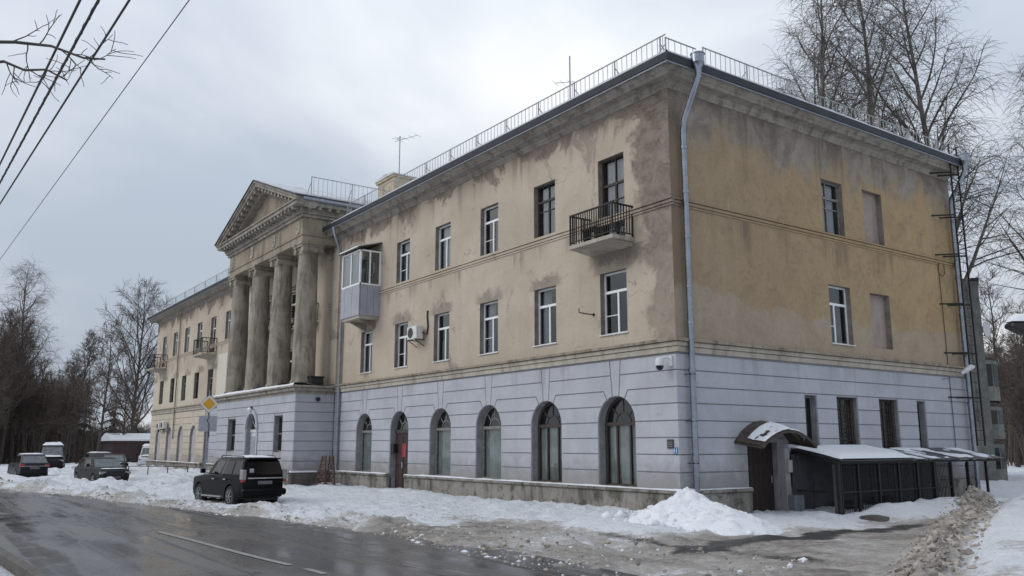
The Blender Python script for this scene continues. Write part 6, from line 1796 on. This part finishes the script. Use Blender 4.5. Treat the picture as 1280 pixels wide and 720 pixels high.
# ================================================================== STREET LAMP BY THE SNOW BANK
lx, ly, lz = 7.9, 2.45, 4.38
st = empty('street_lamp', (8.75, 3.65, .3), 'dark street lamp with a cap of snow leaning over the snow bank', 'lamp')
b = MB(); b.tube([(8.75, 3.65, .1), (8.75, 3.65, 4.3), (8.6, 3.45, 4.5), (8.2, 2.88, 4.48)], .05, 10); b.build('post', 'grey_iron', st)
ud = Vector((-.577, -.816, 0)); c0 = Vector((7.98, 2.56, 4.42))
b = MB(); pr = Vector((.816, -.577, 0))
loop = [c0 + Vector((0, 0, .06)), c0 + ud * .62 + Vector((0, 0, .04)), c0 + ud * .66 + Vector((0, 0, -.06)), c0 + ud * .35 + Vector((0, 0, -.20)), c0 + Vector((0, 0, -.24))]
b.prism([p - pr * .16 for p in loop], pr * .32); b.build('lamp_head', 'black_plastic', st, bevel=.03)
b = MB(); vs_ = []
for i in range(9):
    for j in range(7):
        u, v = i / 8, j / 6; e_ = min(1, 5 * min(u, 1 - u)) * min(1, 4 * min(v, 1 - v)); p = c0 + ud * (-.02 + .66 * u) + pr * (-.17 + .34 * v) + Vector((0, 0, .055 + .17 * e_ ** .6)); vs_.append(tuple(p))
b.add(vs_, [(i * 7 + j, i * 7 + j + 1, (i + 1) * 7 + j + 1, (i + 1) * 7 + j) for i in range(8) for j in range(6)], True); b.build('snow_cap', 'snow', st, fixn=False)

# ================================================================== BACKGROUND BUILDINGS
# neighbouring block glimpsed past the corner
nbk = empty('bay_house', (-5.9, 28.8, 0), 'grey concrete house with stacked bay balconies behind the far corner', 'building')
HP = Vector((-5.85, 28.85, 0)); HV = Vector((-.46, .888, 0)); HU = Vector((.888, .46, 0))        # HU towards the bays, HV away
def hp(u, v, z): return tuple(HP + HU * u + HV * v + Vector((0, 0, z)))
def hbox(u0, u1, v0, v1, z0_, z1_):
    b_ = MB(); b_.prism([hp(u0, v0, z0_), hp(u1, v0, z0_), hp(u1, v1, z0_), hp(u0, v1, z0_)], (0, 0, z1_ - z0_)); return b_
hbox(-10, 0, 0, 11, -.3, 10.5).build('wall', 'far_concrete', nbk)
hbox(-10.2, .12, -.12, 11.2, 10.505, 10.65).build('roof', 'roof_metal', nbk)
hbox(-.5, .05, -.04, -.002, 0, 10.4).build('corner_strip', 'green_paint', nbk)
for k, (z0_, z1_, u1_) in enumerate(((.0, 2.0, .55), (2.25, 3.9, .62), (4.2, 6.3, .58))):
    b = MB(); pts = [(.002, .2), (u1_ - .25, .3), (u1_, .8), (u1_, 2.4), (.002, 2.8)]
    b.prism([hp(x, y, z0_) for x, y in pts], (0, 0, z1_ - z0_)); bay = b.build('bay', 'green_paint' if k != 2 else 'far_concrete', nbk)
    for (xa, ya), (xb, yb) in zip(pts[:3], pts[1:4]):
        p = MB(); nn = Vector((yb - ya, -(xb - xa))).normalized() * .02
        a_, c_ = Vector((xa, ya)).lerp(Vector((xb, yb)), .12) + nn, Vector((xa, ya)).lerp(Vector((xb, yb)), .88) + nn
        p.quad(hp(a_.x, a_.y, z0_ + .75), hp(c_.x, c_.y, z0_ + .75), hp(c_.x, c_.y, z1_ - .2), hp(a_.x, a_.y, z1_ - .2)); p.build('pane', 'car_glass', bay, fixn=False)
    p = MB(); p.prism([hp(x * 1.1, y, z1_ + .002) for x, y in pts], (0, 0, .14)); p.build('bay_cap', 'brown_metal', bay)
ds = empty('satellite_dish', (-6.2, 28.9, 7.6), 'small white satellite dish on the grey bay house', 'dish')
b = MB(); b.lathe((-5.85, 29.1, 7.9), [(.05, 0), (.25, .05), (.40, .16), (.42, .16)], 16, 'x'); b.build('reflector', 'sign_white', ds, fixn=False)
b = MB(); b.tube([(-6.4, 28.9, 7.5), (-5.85, 29.1, 7.6), (-5.85, 29.1, 7.9)], .03, 6); b.build('arm', 'grey_iron', ds)
# hill of snow-roofed shed beyond the far wing
sh = empty('roadside_shed', (-72.5, 2.4, 0), 'low maroon shed with a snow-covered roof past the far wing', 'shed')
b = MB(); b.box(-76, -71, -.6, 5.4, -.3, 2.35); b.build('wall', 'shed_maroon', sh)
b = MB(); b.prism([(-76.2, -.9, 2.36), (-70.8, -.9, 2.36), (-70.8, -.9, 2.5), (-73.5, -.9, 3.1), (-76.2, -.9, 2.5)], (0, 6.6, 0)); b.build('roof', 'snow', sh)
b = MB(); b.box(-70.995, -70.96, 1.6, 2.5, -.2, 1.9); b.build('door', 'door_brown', sh)
# pale van by the end of the far wing
s7 = copy_tree(s4_); s7.name = 'parked_van'; s7['label'] = 'pale van parked beside the end corner of the far wing'; s7.location = (-65.0, 1.4, .0); s7.rotation_euler = (0, 0, R(-15))
for ch in list(s7.children):
    if ch.name.split('.')[0] in ('body', 'cabin'):
        ch.data = ch.data.copy(); ch.data.materials[0] = M['car_white']
# low pipe fence in the snow
lf = empty('pipe_fence', (-41.5, -3.3, .2), 'low dark pipe fence half buried in snow before the far wing', 'fence')
pa, pb = Vector((-44.6, -5.6, .62)), Vector((-40.2, -1.9, .62))
b = MB(); b.tube([pa, pb], .025, 6); b.build('rail', 'black_iron', lf)
for k in range(5):
    q = pa.lerp(pb, k / 4); b = MB(); b.tube([q, q - Vector((0, 0, .7))], .03, 6); b.build('post', 'black_iron', lf)

bpy.context.view_layer.update()
